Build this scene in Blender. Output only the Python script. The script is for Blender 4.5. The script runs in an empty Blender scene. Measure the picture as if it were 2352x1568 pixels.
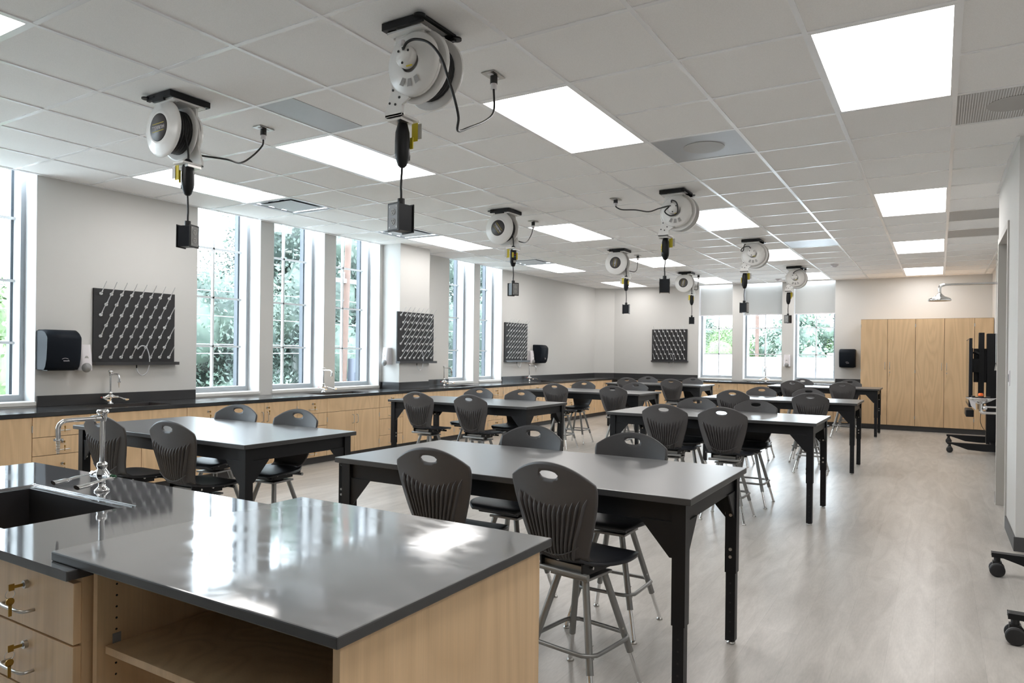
import bpy, bmesh, math, random
from mathutils import Vector, Matrix
random.seed(7)
SC = bpy.context.scene
COL = SC.collection
PI = math.pi
R = math.radians

# ------------------------------------------------------------------ camera
W_, H_ = 2352, 1568
F_PX, CX, CY, YAW, ROLL = 1604.4, 1197.75, 812.1, 0.5389, 0.0115
EYE = Vector((0.5732, -3.599, 1.3457))
cam = bpy.data.cameras.new('camera'); camo = bpy.data.objects.new('camera', cam); COL.objects.link(camo)
cam.sensor_fit = 'HORIZONTAL'; cam.sensor_width = 36.0; cam.lens = F_PX / W_ * 36.0
cam.shift_x = -(CX - W_ / 2) / W_; cam.shift_y = (CY - H_ / 2) / W_
cam.clip_start = 0.05; cam.clip_end = 400
_r = Vector((math.cos(YAW), math.sin(YAW), 0)); _f = Vector((-math.sin(YAW), math.cos(YAW), 0)); _u = Vector((0, 0, 1))
_r3 = math.cos(ROLL) * _r + math.sin(ROLL) * _u; _u3 = -math.sin(ROLL) * _r + math.cos(ROLL) * _u
_m = Matrix((_r3, _u3, -_f)).transposed().to_4x4(); _m.translation = EYE
camo.matrix_world = _m
SC.camera = camo

# ------------------------------------------------------------------ light and exposure
PANEL_E = 7.0          # emission of the ceiling light panels
SKY_E = 11.0            # bright overcast sky
world = bpy.data.worlds.new('overcast_sky'); SC.world = world; world.use_nodes = True
wn = world.node_tree; wn.nodes.clear()
wo = wn.nodes.new('ShaderNodeOutputWorld'); bg = wn.nodes.new('ShaderNodeBackground')
tc = wn.nodes.new('ShaderNodeTexCoord'); sp = wn.nodes.new('ShaderNodeSeparateXYZ'); rp = wn.nodes.new('ShaderNodeValToRGB')
rp.color_ramp.elements[0].position = 0.46; rp.color_ramp.elements[0].color = (0.42, 0.45, 0.47, 1)
rp.color_ramp.elements[1].position = 0.52; rp.color_ramp.elements[1].color = (0.83, 0.92, 1.0, 1)
mp = wn.nodes.new('ShaderNodeMath'); mp.operation = 'MULTIPLY_ADD'; mp.inputs[1].default_value = 0.5; mp.inputs[2].default_value = 0.5
wn.links.new(tc.outputs['Generated'], sp.inputs[0]); wn.links.new(sp.outputs['Z'], mp.inputs[0]); wn.links.new(mp.outputs[0], rp.inputs[0])
wn.links.new(rp.outputs[0], bg.inputs[0]); bg.inputs[1].default_value = SKY_E; wn.links.new(bg.outputs[0], wo.inputs[0])
vs = SC.view_settings
vs.view_transform = 'Standard'; vs.look = 'None'; vs.gamma = 1.0; vs.use_curve_mapping = False
vs.exposure = 0.42
SC.display_settings.display_device = 'sRGB'
cy = SC.cycles
cy.use_denoising = True
cy.max_bounces = 8; cy.diffuse_bounces = 7; cy.glossy_bounces = 4; cy.transmission_bounces = 6; cy.transparent_max_bounces = 12
cy.caustics_reflective = True; cy.caustics_refractive = False
cy.sample_clamp_indirect = 6.0

# ------------------------------------------------------------------ materials
MATS = {}
def nodes_of(m):
    m.use_nodes = True
    return m.node_tree, m.node_tree.nodes['Principled BSDF']
def mat(name, col, rough=0.5, metal=0.0, spec=0.5, coat=0.0, noise=0.0, nscale=20.0, bump=0.0, bscale=80.0, ior=None, trans=0.0, alpha=1.0):
    m = bpy.data.materials.new(name); t, b = nodes_of(m)
    b.inputs['Base Color'].default_value = (*col, 1); b.inputs['Roughness'].default_value = rough
    b.inputs['Metallic'].default_value = metal; b.inputs['Specular IOR Level'].default_value = spec
    b.inputs['Coat Weight'].default_value = coat
    if ior: b.inputs['IOR'].default_value = ior
    if trans: b.inputs['Transmission Weight'].default_value = trans
    N = t.nodes.new; L = t.links.new
    c = N('ShaderNodeTexCoord')
    if noise:
        n = N('ShaderNodeTexNoise'); n.inputs['Scale'].default_value = nscale; n.inputs['Detail'].default_value = 4
        L(c.outputs['Object'], n.inputs['Vector'])
        mx = N('ShaderNodeMix'); mx.data_type = 'RGBA'
        mx.inputs['A'].default_value = (*[max(0, v * (1 - noise)) for v in col], 1); mx.inputs['B'].default_value = (*[min(1, v * (1 + noise)) for v in col], 1)
        L(n.outputs['Fac'], mx.inputs['Factor']); L(mx.outputs['Result'], b.inputs['Base Color'])
    if bump:
        n2 = N('ShaderNodeTexNoise'); n2.inputs['Scale'].default_value = bscale; n2.inputs['Detail'].default_value = 3
        L(c.outputs['Object'], n2.inputs['Vector'])
        bp = N('ShaderNodeBump'); bp.inputs['Strength'].default_value = bump; bp.inputs['Distance'].default_value = 0.002
        L(n2.outputs['Fac'], bp.inputs['Height']); L(bp.outputs[0], b.inputs['Normal'])
    MATS[name] = m
    return m
M_WALL = mat('painted_wall', (0.60, 0.592, 0.573), 0.7, noise=0.015, nscale=3, bump=0.15, bscale=300)
M_WALLB = mat('grey_back_wall', (0.50, 0.49, 0.475), 0.7, noise=0.02, nscale=3)
M_WHITE = mat('white_trim', (0.62, 0.625, 0.63), 0.45, noise=0.01)
M_SILL = mat('white_stone_sill', (0.72, 0.71, 0.68), 0.35, noise=0.04, nscale=60)
M_FRAME = mat('grey_white_window_frame', (0.36, 0.385, 0.41), 0.4, noise=0.01)
M_EXT = mat('dark_exterior_metal', (0.02, 0.03, 0.045), 0.4, noise=0.1)
M_TBAR = mat('ceiling_grid_white', (0.90, 0.90, 0.91), 0.25, noise=0.01)
M_EPOXY = mat('black_epoxy', (0.035, 0.035, 0.037), 0.28, noise=0.15, nscale=8)
M_BOARD = mat('matte_black_board', (0.035, 0.035, 0.037), 0.5, spec=0.25, noise=0.1, nscale=8)
M_GAP = mat('door_gap_shade', (0.05, 0.03, 0.015), 0.8, noise=0.1)  # shade of the door gaps painted as a dark sheet on the body front
M_SINK = mat('sink_epoxy', (0.022, 0.022, 0.026), 0.35, noise=0.15, nscale=8)
M_BLK = mat('black_powder_coat', (0.007, 0.0075, 0.009), 0.42, spec=0.3, noise=0.1, bump=0.1, bscale=400)
M_STOOL = mat('charcoal_plastic', (0.064, 0.060, 0.061), 0.45, noise=0.06, nscale=40, bump=0.12, bscale=500)
M_SEAT = mat('black_seat_plastic', (0.016, 0.018, 0.024), 0.42, noise=0.08, bump=0.12, bscale=500)
M_LEGG = mat('grey_enamel_tube', (0.26, 0.26, 0.255), 0.35, metal=0.6, noise=0.05)
M_CHROME = mat('polished_chrome', (0.78, 0.78, 0.78), 0.08, metal=1.0, noise=0.01)
M_STEEL = mat('brushed_steel', (0.55, 0.54, 0.52), 0.3, metal=1.0, noise=0.04, nscale=80)
M_BRASS = mat('brass_key', (0.42, 0.27, 0.07), 0.35, metal=1.0, noise=0.05)
M_RUB = mat('black_rubber', (0.014, 0.014, 0.015), 0.5, noise=0.1)
M_GLOSSBLK = mat('glossy_black_plastic', (0.012, 0.014, 0.018), 0.3, spec=0.25, noise=0.1)
M_REEL = mat('reel_white_enamel', (0.80, 0.785, 0.765), 0.25, noise=0.01)
M_GREYP = mat('grey_plastic', (0.25, 0.25, 0.25), 0.4, noise=0.05)
M_DKGREY = mat('dark_grey_label', (0.085, 0.08, 0.085), 0.45, noise=0.05)
M_YEL = mat('yellow_label', (0.62, 0.50, 0.03), 0.5, noise=0.05)
M_PAPER = mat('printed_tag', (0.55, 0.54, 0.52), 0.6, noise=0.4, nscale=300)
M_PRINT = mat('grey_print', (0.36, 0.35, 0.34), 0.6, noise=0.35, nscale=400)
M_OFFW = mat('offwhite_plastic', (0.70, 0.67, 0.69), 0.3, noise=0.01)
M_PEG = mat('white_peg_plastic', (0.78, 0.79, 0.80), 0.3, noise=0.01)
M_TUBE = mat('clear_tubing', (0.50, 0.51, 0.54), 0.25, noise=0.01)
M_BASE = mat('dark_grey_vinyl_base', (0.055, 0.055, 0.057), 0.5, noise=0.06)
M_DOORG = mat('grey_door_paint', (0.47, 0.45, 0.42), 0.45, noise=0.02)
M_RED = mat('red_plastic', (0.45, 0.02, 0.02), 0.4, noise=0.05)
M_GREEN = mat('green_index_button', (0.01, 0.09, 0.035), 0.3, noise=0.05)
M_BLUE = mat('blue_button', (0.05, 0.25, 0.45), 0.4, noise=0.05)
M_ORANGE = mat('orange_cap', (0.9, 0.16, 0.02), 0.4, noise=0.05)
M_SCREEN = mat('screen_glass', (0.02, 0.022, 0.024), 0.08, noise=0.02)
M_ALU = mat('aluminium_diffuser', (0.60, 0.63, 0.67), 0.5, metal=0.0, noise=0.03)
M_DIM = mat('metal_ceiling_panel', (0.44, 0.45, 0.47), 0.4, metal=0.3, noise=0.03)
M_PERF = mat('perforated_panel', (0.42, 0.41, 0.40), 0.5, noise=0.03)
M_DUCT = mat('dark_duct_slot', (0.05, 0.055, 0.06), 0.5, noise=0.1)
M_BARK = mat('bark', (0.10, 0.075, 0.05), 0.9, noise=0.3, nscale=8)
M_POLE = mat('weathered_pole_wood', (0.11, 0.065, 0.05), 0.8, noise=0.25, nscale=6)
M_TRAFO = mat('grey_transformer', (0.09, 0.10, 0.13), 0.5, noise=0.05)
M_WIRE = mat('pale_cable', (0.3, 0.33, 0.36), 0.5, noise=0.02)
M_ROOF = mat('white_roof_membrane', (0.72, 0.72, 0.72), 0.8, noise=0.05, nscale=1)
M_PARA = mat('pale_parapet', (0.50, 0.52, 0.55), 0.8, noise=0.05, nscale=1)
M_CONC = mat('pale_paving', (0.5, 0.5, 0.48), 0.9, noise=0.1, nscale=0.5)

def worktop_mat(name, base, r0, r1, ior=1.5, scale=3.0):
    m = mat(name, base, r0, noise=0.06, nscale=3, ior=ior); t, b = nodes_of(m); N = t.nodes.new; L = t.links.new
    c = N('ShaderNodeTexCoord'); mp = N('ShaderNodeMapping'); mp.inputs['Rotation'].default_value = (0, 0, 0.6); mp.inputs['Scale'].default_value = (1, 1.8, 0.0)
    n = N('ShaderNodeTexNoise'); n.inputs['Scale'].default_value = scale; n.inputs['Detail'].default_value = 3; n.inputs['Distortion'].default_value = 0.6
    rg = N('ShaderNodeMapRange'); rg.interpolation_type = 'SMOOTHSTEP'; rg.inputs['From Min'].default_value = 0.35; rg.inputs['From Max'].default_value = 0.7
    rg.inputs['To Min'].default_value = r0; rg.inputs['To Max'].default_value = r1
    L(c.outputs['Object'], mp.inputs[0]); L(mp.outputs[0], n.inputs['Vector']); L(n.outputs['Fac'], rg.inputs['Value']); L(rg.outputs[0], b.inputs['Roughness'])
    return m
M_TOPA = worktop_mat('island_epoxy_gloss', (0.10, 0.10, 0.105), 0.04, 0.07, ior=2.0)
M_TOPB = worktop_mat('island_epoxy_smudge_glare', (0.19, 0.19, 0.193), 0.05, 0.13, ior=1.85, scale=7)  # base colour lightened for smudges and for light reflected off the top
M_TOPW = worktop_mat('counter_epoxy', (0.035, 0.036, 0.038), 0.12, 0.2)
M_EDGE = mat('dark_slab_edge', (0.045, 0.045, 0.046), 0.4, noise=0.05)  # true slab colour; top faces carry reflected light in their paler base colours
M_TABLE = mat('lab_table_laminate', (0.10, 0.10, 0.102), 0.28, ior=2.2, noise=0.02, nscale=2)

def wood_mat():
    m = bpy.data.materials.new('maple_veneer'); t, b = nodes_of(m); N = t.nodes.new; L = t.links.new
    c = N('ShaderNodeTexCoord'); oi = N('ShaderNodeObjectInfo')
    ad = N('ShaderNodeVectorMath'); ad.operation = 'ADD'
    cb = N('ShaderNodeCombineXYZ'); mu = N('ShaderNodeMath'); mu.operation = 'MULTIPLY'; mu.inputs[1].default_value = 37.0
    L(oi.outputs['Random'], mu.inputs[0]); L(mu.outputs[0], cb.inputs[0]); L(mu.outputs[0], cb.inputs[2]); L(c.outputs['Object'], ad.inputs[0]); L(cb.outputs[0], ad.inputs[1])
    mp = N('ShaderNodeMapping'); mp.inputs['Scale'].default_value = (1, 1, 0.16); L(ad.outputs[0], mp.inputs[0])
    n = N('ShaderNodeTexNoise'); n.inputs['Scale'].default_value = 2.6; n.inputs['Detail'].default_value = 2; n.inputs['Distortion'].default_value = 0.5; L(mp.outputs[0], n.inputs['Vector'])
    m2 = N('ShaderNodeMath'); m2.operation = 'MULTIPLY'; m2.inputs[1].default_value = 24.0; L(n.outputs['Fac'], m2.inputs[0])
    fr = N('ShaderNodeMath'); fr.operation = 'PINGPONG'; fr.inputs[1].default_value = 1.0; L(m2.outputs[0], fr.inputs[0])
    mp2 = N('ShaderNodeMapping'); mp2.inputs['Scale'].default_value = (1, 1, 0.02); L(ad.outputs[0], mp2.inputs[0])
    n2 = N('ShaderNodeTexNoise'); n2.inputs['Scale'].default_value = 170; n2.inputs['Detail'].default_value = 3; L(mp2.outputs[0], n2.inputs['Vector'])
    r1 = N('ShaderNodeValToRGB'); e = r1.color_ramp.elements
    e[0].position = 0.0; e[0].color = (0.47, 0.285, 0.13, 1); e[1].position = 0.75; e[1].color = (0.66, 0.44, 0.235, 1)
    L(fr.outputs[0], r1.inputs[0])
    r2 = N('ShaderNodeMapRange'); r2.inputs['From Min'].default_value = 0.3; r2.inputs['From Max'].default_value = 0.7; r2.inputs['To Min'].default_value = 0.86; r2.inputs['To Max'].default_value = 1.08
    L(n2.outputs['Fac'], r2.inputs['Value'])
    mx = N('ShaderNodeVectorMath'); mx.operation = 'SCALE'; L(r1.outputs[0], mx.inputs[0]); L(r2.outputs[0], mx.inputs['Scale'])
    mx2 = N('ShaderNodeMix'); mx2.data_type = 'RGBA'; mx2.inputs['Factor'].default_value = 0.6; mx2.inputs['B'].default_value = (0.72, 0.52, 0.32, 1)
    L(mx.outputs[0], mx2.inputs['A']); L(mx2.outputs['Result'], b.inputs['Base Color'])
    b.inputs['Roughness'].default_value = 0.38
    return m
M_WOOD = wood_mat()

def floor_mat():
    m = bpy.data.materials.new('pale_vinyl_planks'); t, b = nodes_of(m); N = t.nodes.new; L = t.links.new
    c = N('ShaderNodeTexCoord'); mp = N('ShaderNodeMapping'); mp.inputs['Rotation'].default_value = (0, 0, PI / 2); L(c.outputs['Object'], mp.inputs[0])
    br = N('ShaderNodeTexBrick'); br.inputs['Scale'].default_value = 1.0; br.inputs['Brick Width'].default_value = 1.22; br.inputs['Row Height'].default_value = 0.19
    br.inputs['Mortar Size'].default_value = 0.0012; br.inputs['Mortar Smooth'].default_value = 0.3; br.offset = 0.37; br.inputs['Bias'].default_value = 0.0
    br.inputs['Color1'].default_value = (0.36, 0.335, 0.305, 1); br.inputs['Color2'].default_value = (0.48, 0.45, 0.415, 1); br.inputs['Mortar'].default_value = (0.25, 0.235, 0.215, 1)
    L(mp.outputs[0], br.inputs['Vector'])
    mp2 = N('ShaderNodeMapping'); mp2.inputs['Scale'].default_value = (1.0, 0.16, 1); L(c.outputs['Object'], mp2.inputs[0])
    n = N('ShaderNodeTexNoise'); n.inputs['Scale'].default_value = 9; n.inputs['Detail'].default_value = 5; n.inputs['Distortion'].default_value = 1.5; L(mp2.outputs[0], n.inputs['Vector'])
    n3 = N('ShaderNodeTexNoise'); n3.inputs['Scale'].default_value = 130; n3.inputs['Detail'].default_value = 2; L(mp2.outputs[0], n3.inputs['Vector'])
    r1 = N('ShaderNodeValToRGB'); e = r1.color_ramp.elements
    e[0].position = 0.3; e[0].color = (0.31, 0.285, 0.26, 1); e[1].position = 0.66; e[1].color = (0.50, 0.47, 0.435, 1)
    L(n.outputs['Fac'], r1.inputs[0])
    mx = N('ShaderNodeMix'); mx.data_type = 'RGBA'; mx.inputs['Factor'].default_value = 0.6; L(br.outputs['Color'], mx.inputs['A']); L(r1.outputs[0], mx.inputs['B'])
    r2 = N('ShaderNodeMapRange'); r2.inputs['From Min'].default_value = 0.3; r2.inputs['From Max'].default_value = 0.7; r2.inputs['To Min'].default_value = 0.94; r2.inputs['To Max'].default_value = 1.05
    L(n3.outputs['Fac'], r2.inputs['Value'])
    sc = N('ShaderNodeVectorMath'); sc.operation = 'SCALE'; L(mx.outputs['Result'], sc.inputs[0]); L(r2.outputs[0], sc.inputs['Scale']); L(sc.outputs[0], b.inputs['Base Color'])
    r3 = N('ShaderNodeMapRange'); r3.inputs['To Min'].default_value = 0.22; r3.inputs['To Max'].default_value = 0.36; b.inputs['Roughness'].default_value = 0.3; b.inputs['IOR'].default_value = 1.5
    return m
M_FLOOR = floor_mat()

def tile_mat():
    m = bpy.data.materials.new('acoustic_ceiling_tile'); t, b = nodes_of(m); N = t.nodes.new; L = t.links.new
    c = N('ShaderNodeTexCoord'); n = N('ShaderNodeTexNoise'); n.inputs['Scale'].default_value = 400; n.inputs['Detail'].default_value = 2; L(c.outputs['Object'], n.inputs['Vector'])
    r = N('ShaderNodeValToRGB'); e = r.color_ramp.elements; e[0].position = 0.35; e[0].color = (0.84, 0.825, 0.81, 1); e[1].position = 0.6; e[1].color = (0.92, 0.905, 0.89, 1)
    L(n.outputs['Fac'], r.inputs[0]); L(r.outputs[0], b.inputs['Base Color']); b.inputs['Roughness'].default_value = 0.9
    return m
M_TILE = tile_mat()

def glass_mat():
    m = bpy.data.materials.new('window_glass'); m.use_nodes = True; t = m.node_tree; t.nodes.clear(); N = t.nodes.new; L = t.links.new
    o = N('ShaderNodeOutputMaterial'); tr = N('ShaderNodeBsdfTransparent'); gl = N('ShaderNodeBsdfGlossy'); gl.inputs['Roughness'].default_value = 0.02
    tr.inputs[0].default_value = (0.94, 0.97, 0.98, 1)
    fr = N('ShaderNodeFresnel'); ge = N('ShaderNodeNewGeometry'); ir = N('ShaderNodeMapRange'); ir.inputs['To Min'].default_value = 1.45; ir.inputs['To Max'].default_value = 1 / 1.45; L(ge.outputs['Backfacing'], ir.inputs['Value']); L(ir.outputs[0], fr.inputs[0]); mx = N('ShaderNodeMixShader')
    L(fr.outputs[0], mx.inputs[0]); L(tr.outputs[0], mx.inputs[1]); L(gl.outputs[0], mx.inputs[2]); L(mx.outputs[0], o.inputs[0])
    return m
M_GLASS = glass_mat()

def shade_mat():
    m = bpy.data.materials.new('roller_shade_fabric'); m.use_nodes = True; t = m.node_tree; t.nodes.clear(); N = t.nodes.new; L = t.links.new
    o = N('ShaderNodeOutputMaterial'); df = N('ShaderNodeBsdfDiffuse'); tl = N('ShaderNodeBsdfTranslucent'); tr = N('ShaderNodeBsdfTransparent')
    df.inputs[0].default_value = (0.75, 0.74, 0.71, 1); tl.inputs[0].default_value = (0.25, 0.25, 0.245, 1)
    a = N('ShaderNodeMixShader'); a.inputs[0].default_value = 0.5; b = N('ShaderNodeMixShader'); b.inputs[0].default_value = 0.035
    w = N('ShaderNodeTexNoise'); w.inputs['Scale'].default_value = 300; cc = N('ShaderNodeTexCoord'); L(cc.outputs['Object'], w.inputs['Vector'])
    bp = N('ShaderNodeBump'); bp.inputs['Strength'].default_value = 0.1; L(w.outputs['Fac'], bp.inputs['Height']); L(bp.outputs[0], df.inputs['Normal'])
    L(df.outputs[0], a.inputs[1]); L(tl.outputs[0], a.inputs[2]); L(a.outputs[0], b.inputs[1]); L(tr.outputs[0], b.inputs[2]); L(b.outputs[0], o.inputs[0])
    return m
M_SHADE = shade_mat()

def emit_mat(name, col, s):
    m = bpy.data.materials.new(name); m.use_nodes = True; t = m.node_tree; t.nodes.clear()
    o = t.nodes.new('ShaderNodeOutputMaterial'); e = t.nodes.new('ShaderNodeEmission'); e.inputs[0].default_value = (*col, 1); e.inputs[1].default_value = s
    t.links.new(e.outputs[0], o.inputs[0])
    return m
M_PANEL = emit_mat('led_panel_diffuser', (1.0, 0.975, 0.95), PANEL_E)
M_LED = emit_mat('green_led', (0.1, 1.0, 0.5), 1.0)

def leaf_mat(name, c1, c2):
    m = bpy.data.materials.new(name); t, b = nodes_of(m); N = t.nodes.new; L = t.links.new
    c = N('ShaderNodeTexCoord'); n = N('ShaderNodeTexNoise'); n.inputs['Scale'].default_value = 1.3; n.inputs['Detail'].default_value = 5; L(c.outputs['Object'], n.inputs['Vector'])
    r = N('ShaderNodeValToRGB'); e = r.color_ramp.elements; e[0].position = 0.35; e[0].color = (*c1, 1); e[1].position = 0.65; e[1].color = (*c2, 1)
    L(n.outputs['Fac'], r.inputs[0]); L(r.outputs[0], b.inputs['Base Color']); b.inputs['Roughness'].default_value = 0.5
    b.inputs['Transmission Weight'].default_value = 0.0
    return m
M_LEAF = leaf_mat('grey_green_leaves', (0.046, 0.068, 0.058), (0.11, 0.155, 0.12))
M_LEAFH = leaf_mat('green_leaves_painted_haze', (0.08, 0.115, 0.095), (0.16, 0.215, 0.155))  # distance haze painted into the far leaf colour
M_LEAF2 = leaf_mat('fresh_green_leaves', (0.07, 0.12, 0.045), (0.17, 0.25, 0.10))

# ------------------------------------------------------------------ mesh builder
class MB:
    def __init__(s): s.v = []; s.f = []; s.m = []; s.sm = []; s.mats = []
    def mi(s, m):
        if m not in s.mats: s.mats.append(m)
        return s.mats.index(m)
    def add(s, vs_, fs, m, smooth=False, M=None):
        o = len(s.v); k = s.mi(m)
        for v in vs_:
            v = Vector(v)
            s.v.append(tuple(M @ v) if M else tuple(v))
        for f in fs: s.f.append([o + i for i in f]); s.m.append(k); s.sm.append(smooth)
    def box(s, a, b, m, M=None):
        x0, y0, z0 = a; x1, y1, z1 = b
        if x0 > x1: x0, x1 = x1, x0
        if y0 > y1: y0, y1 = y1, y0
        if z0 > z1: z0, z1 = z1, z0
        s.add([(x0, y0, z0), (x1, y0, z0), (x1, y1, z0), (x0, y1, z0), (x0, y0, z1), (x1, y0, z1), (x1, y1, z1), (x0, y1, z1)],
              [(3, 2, 1, 0), (4, 5, 6, 7), (0, 1, 5, 4), (1, 2, 6, 5), (2, 3, 7, 6), (3, 0, 4, 7)], m, False, M); return s
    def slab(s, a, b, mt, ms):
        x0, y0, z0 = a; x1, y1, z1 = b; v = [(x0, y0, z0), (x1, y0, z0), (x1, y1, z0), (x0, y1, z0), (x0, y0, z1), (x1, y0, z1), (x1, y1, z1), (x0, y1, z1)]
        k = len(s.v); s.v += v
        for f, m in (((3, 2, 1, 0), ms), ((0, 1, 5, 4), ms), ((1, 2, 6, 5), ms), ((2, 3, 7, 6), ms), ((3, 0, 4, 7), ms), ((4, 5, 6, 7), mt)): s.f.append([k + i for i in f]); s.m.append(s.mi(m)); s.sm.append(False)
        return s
    def cyl(s, p0, p1, r0, m, r1=None, n=16, M=None, smooth=True, caps=True):
        p0 = Vector(p0); p1 = Vector(p1); r1 = r0 if r1 is None else r1
        d = (p1 - p0).normalized(); a = d.orthogonal().normalized(); b = d.cross(a)
        vs_ = []
        for p, r in ((p0, r0), (p1, r1)):
            for i in range(n):
                t = 2 * PI * i / n; vs_.append(p + a * math.cos(t) * r + b * math.sin(t) * r)
        s.add(vs_, [(i, (i + 1) % n, n + (i + 1) % n, n + i) for i in range(n)], m, smooth, M)
        if caps:
            s.add(vs_[:n], [tuple(range(n))[::-1]], m, False, M); s.add(vs_[n:], [tuple(range(n))], m, False, M)
        return s
    def tube(s, pts, r, m, n=10, sub=6, M=None, closed=False, rs=None):
        P = [Vector(p) for p in pts]
        if sub > 1:
            Q = []; K = len(P); rng = range(K) if closed else range(K - 1)
            for i in rng:
                if closed: a, b, c, d = P[(i - 1) % K], P[i], P[(i + 1) % K], P[(i + 2) % K]
                else: a, b, c, d = P[max(i - 1, 0)], P[i], P[i + 1], P[min(i + 2, K - 1)]
                for j in range(sub):
                    t = j / sub
                    Q.append(0.5 * ((2 * b) + (c - a) * t + (2 * a - 5 * b + 4 * c - d) * t * t + (3 * b - 3 * c + d - a) * t ** 3))
            if not closed: Q.append(P[-1])
        else: Q = P
        K = len(Q); vs_ = []; up = None
        for i in range(K):
            if closed: d = (Q[(i + 1) % K] - Q[i - 1])
            else: d = Q[min(i + 1, K - 1)] - Q[max(i - 1, 0)]
            d = d.normalized() if d.length > 1e-9 else Vector((0, 0, 1))
            if up is None: up = d.orthogonal().normalized()
            up = (up - d * up.dot(d)).normalized(); w = d.cross(up)
            rr = r if rs is None else rs[min(len(rs) - 1, int(i / max(1, K - 1) * (len(rs) - 1) + 0.5))]
            for k in range(n):
                t = 2 * PI * k / n; vs_.append(Q[i] + up * math.cos(t) * rr + w * math.sin(t) * rr)
        fs = []
        for i in range(K if closed else K - 1):
            j = (i + 1) % K
            for k in range(n): fs.append((i * n + k, i * n + (k + 1) % n, j * n + (k + 1) % n, j * n + k))
        s.add(vs_, fs, m, True, M)
        if not closed:
            s.add(vs_[:n], [tuple(range(n))[::-1]], m, False, M); s.add(vs_[-n:], [tuple(range(n))], m, False, M)
        return s
    def lathe(s, prof, m, n=24, M=None, smooth=True):
        vs_ = []; K = len(prof)
        for r, z in prof:
            for k in range(n):
                t = 2 * PI * k / n; vs_.append((r * math.cos(t), r * math.sin(t), z))
        fs = [(i * n + k, i * n + (k + 1) % n, (i + 1) * n + (k + 1) % n, (i + 1) * n + k) for i in range(K - 1) for k in range(n)]
        s.add(vs_, fs, m, smooth, M); return s
    def prism(s, poly, d0, d1, m, M=None, smooth=False):
        """poly in local xz, extruded along y from d0 to d1"""
        n = len(poly)
        vs_ = [(x, d0, z) for x, z in poly] + [(x, d1, z) for x, z in poly]
        s.add(vs_, [tuple(range(n)), tuple(range(n, 2 * n))[::-1]], m, False, M)
        s.add(vs_, [(i, n + i, n + (i + 1) % n, (i + 1) % n) for i in range(n)], m, smooth, M); return s
    def grid(s, fn, nu, nv, m, M=None, keep=None, smooth=True):
        vs_ = [fn(i / nu, j / nv) for j in range(nv + 1) for i in range(nu + 1)]
        fs = [(j * (nu + 1) + i, j * (nu + 1) + i + 1, (j + 1) * (nu + 1) + i + 1, (j + 1) * (nu + 1) + i) for j in range(nv) for i in range(nu) if keep is None or keep(i, j)]
        s.add(vs_, fs, m, smooth, M); return s
    def text(s, body, size, m, M, depth=0.0006):
        c = bpy.data.curves.new('t', 'FONT'); c.body = body; c.size = size; c.align_x = 'CENTER'; c.align_y = 'CENTER'; c.extrude = depth; c.resolution_u = 2
        o = bpy.data.objects.new('t', c); me = o.to_mesh()
        s.add([v.co.copy() for v in me.vertices], [tuple(p.vertices) for p in me.polygons], m, False, M)
        o.to_mesh_clear(); bpy.data.objects.remove(o); bpy.data.curves.remove(c); return s
    def mesh(s, name):
        me = bpy.data.meshes.new(name); me.from_pydata(s.v, [], s.f)
        for m in s.mats: me.materials.append(m)
        for p, k, sm in zip(me.polygons, s.m, s.sm): p.material_index = k; p.use_smooth = sm
        bm = bmesh.new(); bm.from_mesh(me)
        loose = [v for v in bm.verts if not v.link_faces]
        if loose: bmesh.ops.delete(bm, geom=loose, context='VERTS')
        bmesh.ops.recalc_face_normals(bm, faces=bm.faces); bm.to_mesh(me); bm.free()
        me.update(); return me
    def build(s, name, parent=None, loc=None, rot=None, bevel=0.0, label=None):
        o = bpy.data.objects.new(name, s.mesh(name)); COL.objects.link(o)
        if parent: o.parent = parent
        if loc: o.location = loc
        if rot is not None: o.rotation_euler = (0, 0, rot) if not hasattr(rot, '__len__') else rot
        if bevel:
            b = o.modifiers.new('bevel', 'BEVEL'); b.width = bevel; b.segments = 2; b.limit_method = 'ANGLE'; b.angle_limit = R(40)
        if label: o['label'] = label
        return o

def tag(o, label, cat, group=None):
    o['label'] = label; o['category'] = cat
    if group: o['group'] = group
    return o
def thing(name, label, cat, loc=(0, 0, 0), rot=0.0, group=None):
    o = bpy.data.objects.new(name, None); o.empty_display_size = 0.1; COL.objects.link(o); o.location = loc; o.rotation_euler = (0, 0, rot)
    return tag(o, label, cat, group)
def struct(o): o['kind'] = 'structure'; return o
def kids(o): return [c for c in bpy.data.objects if c.parent == o]
def copy_thing(src, loc, rot=None, label=None, group=None):
    r = src.copy(); COL.objects.link(r); r.location = loc
    if rot is not None: r.rotation_euler = (0, 0, rot)
    if label: r['label'] = label
    if group: r['group'] = group
    for ch in kids(src):
        c = ch.copy(); COL.objects.link(c); c.parent = r
        for g in kids(ch):
            d = g.copy(); COL.objects.link(d); d.parent = c
    return r

# ------------------------------------------------------------------ room dimensions
T = 0.64
XL, XR, XRN, XB = -6.427, 1.40, 3.3, 1.045
YF, YN, ZC = 11.81, -6.6, 2.908
YB0, YB1 = 2.40, 4.35
ZW = 0.814            # worktop height
ORD = ['first', 'second', 'third', 'fourth', 'fifth', 'sixth', 'seventh', 'eighth', 'ninth', 'tenth', 'eleventh', 'twelfth']

struct(MB().box((XL - 0.5, YN - 0.3, -0.1), (XRN + 0.3, YF + 0.4, 0), M_FLOOR).build('floor'))

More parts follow.
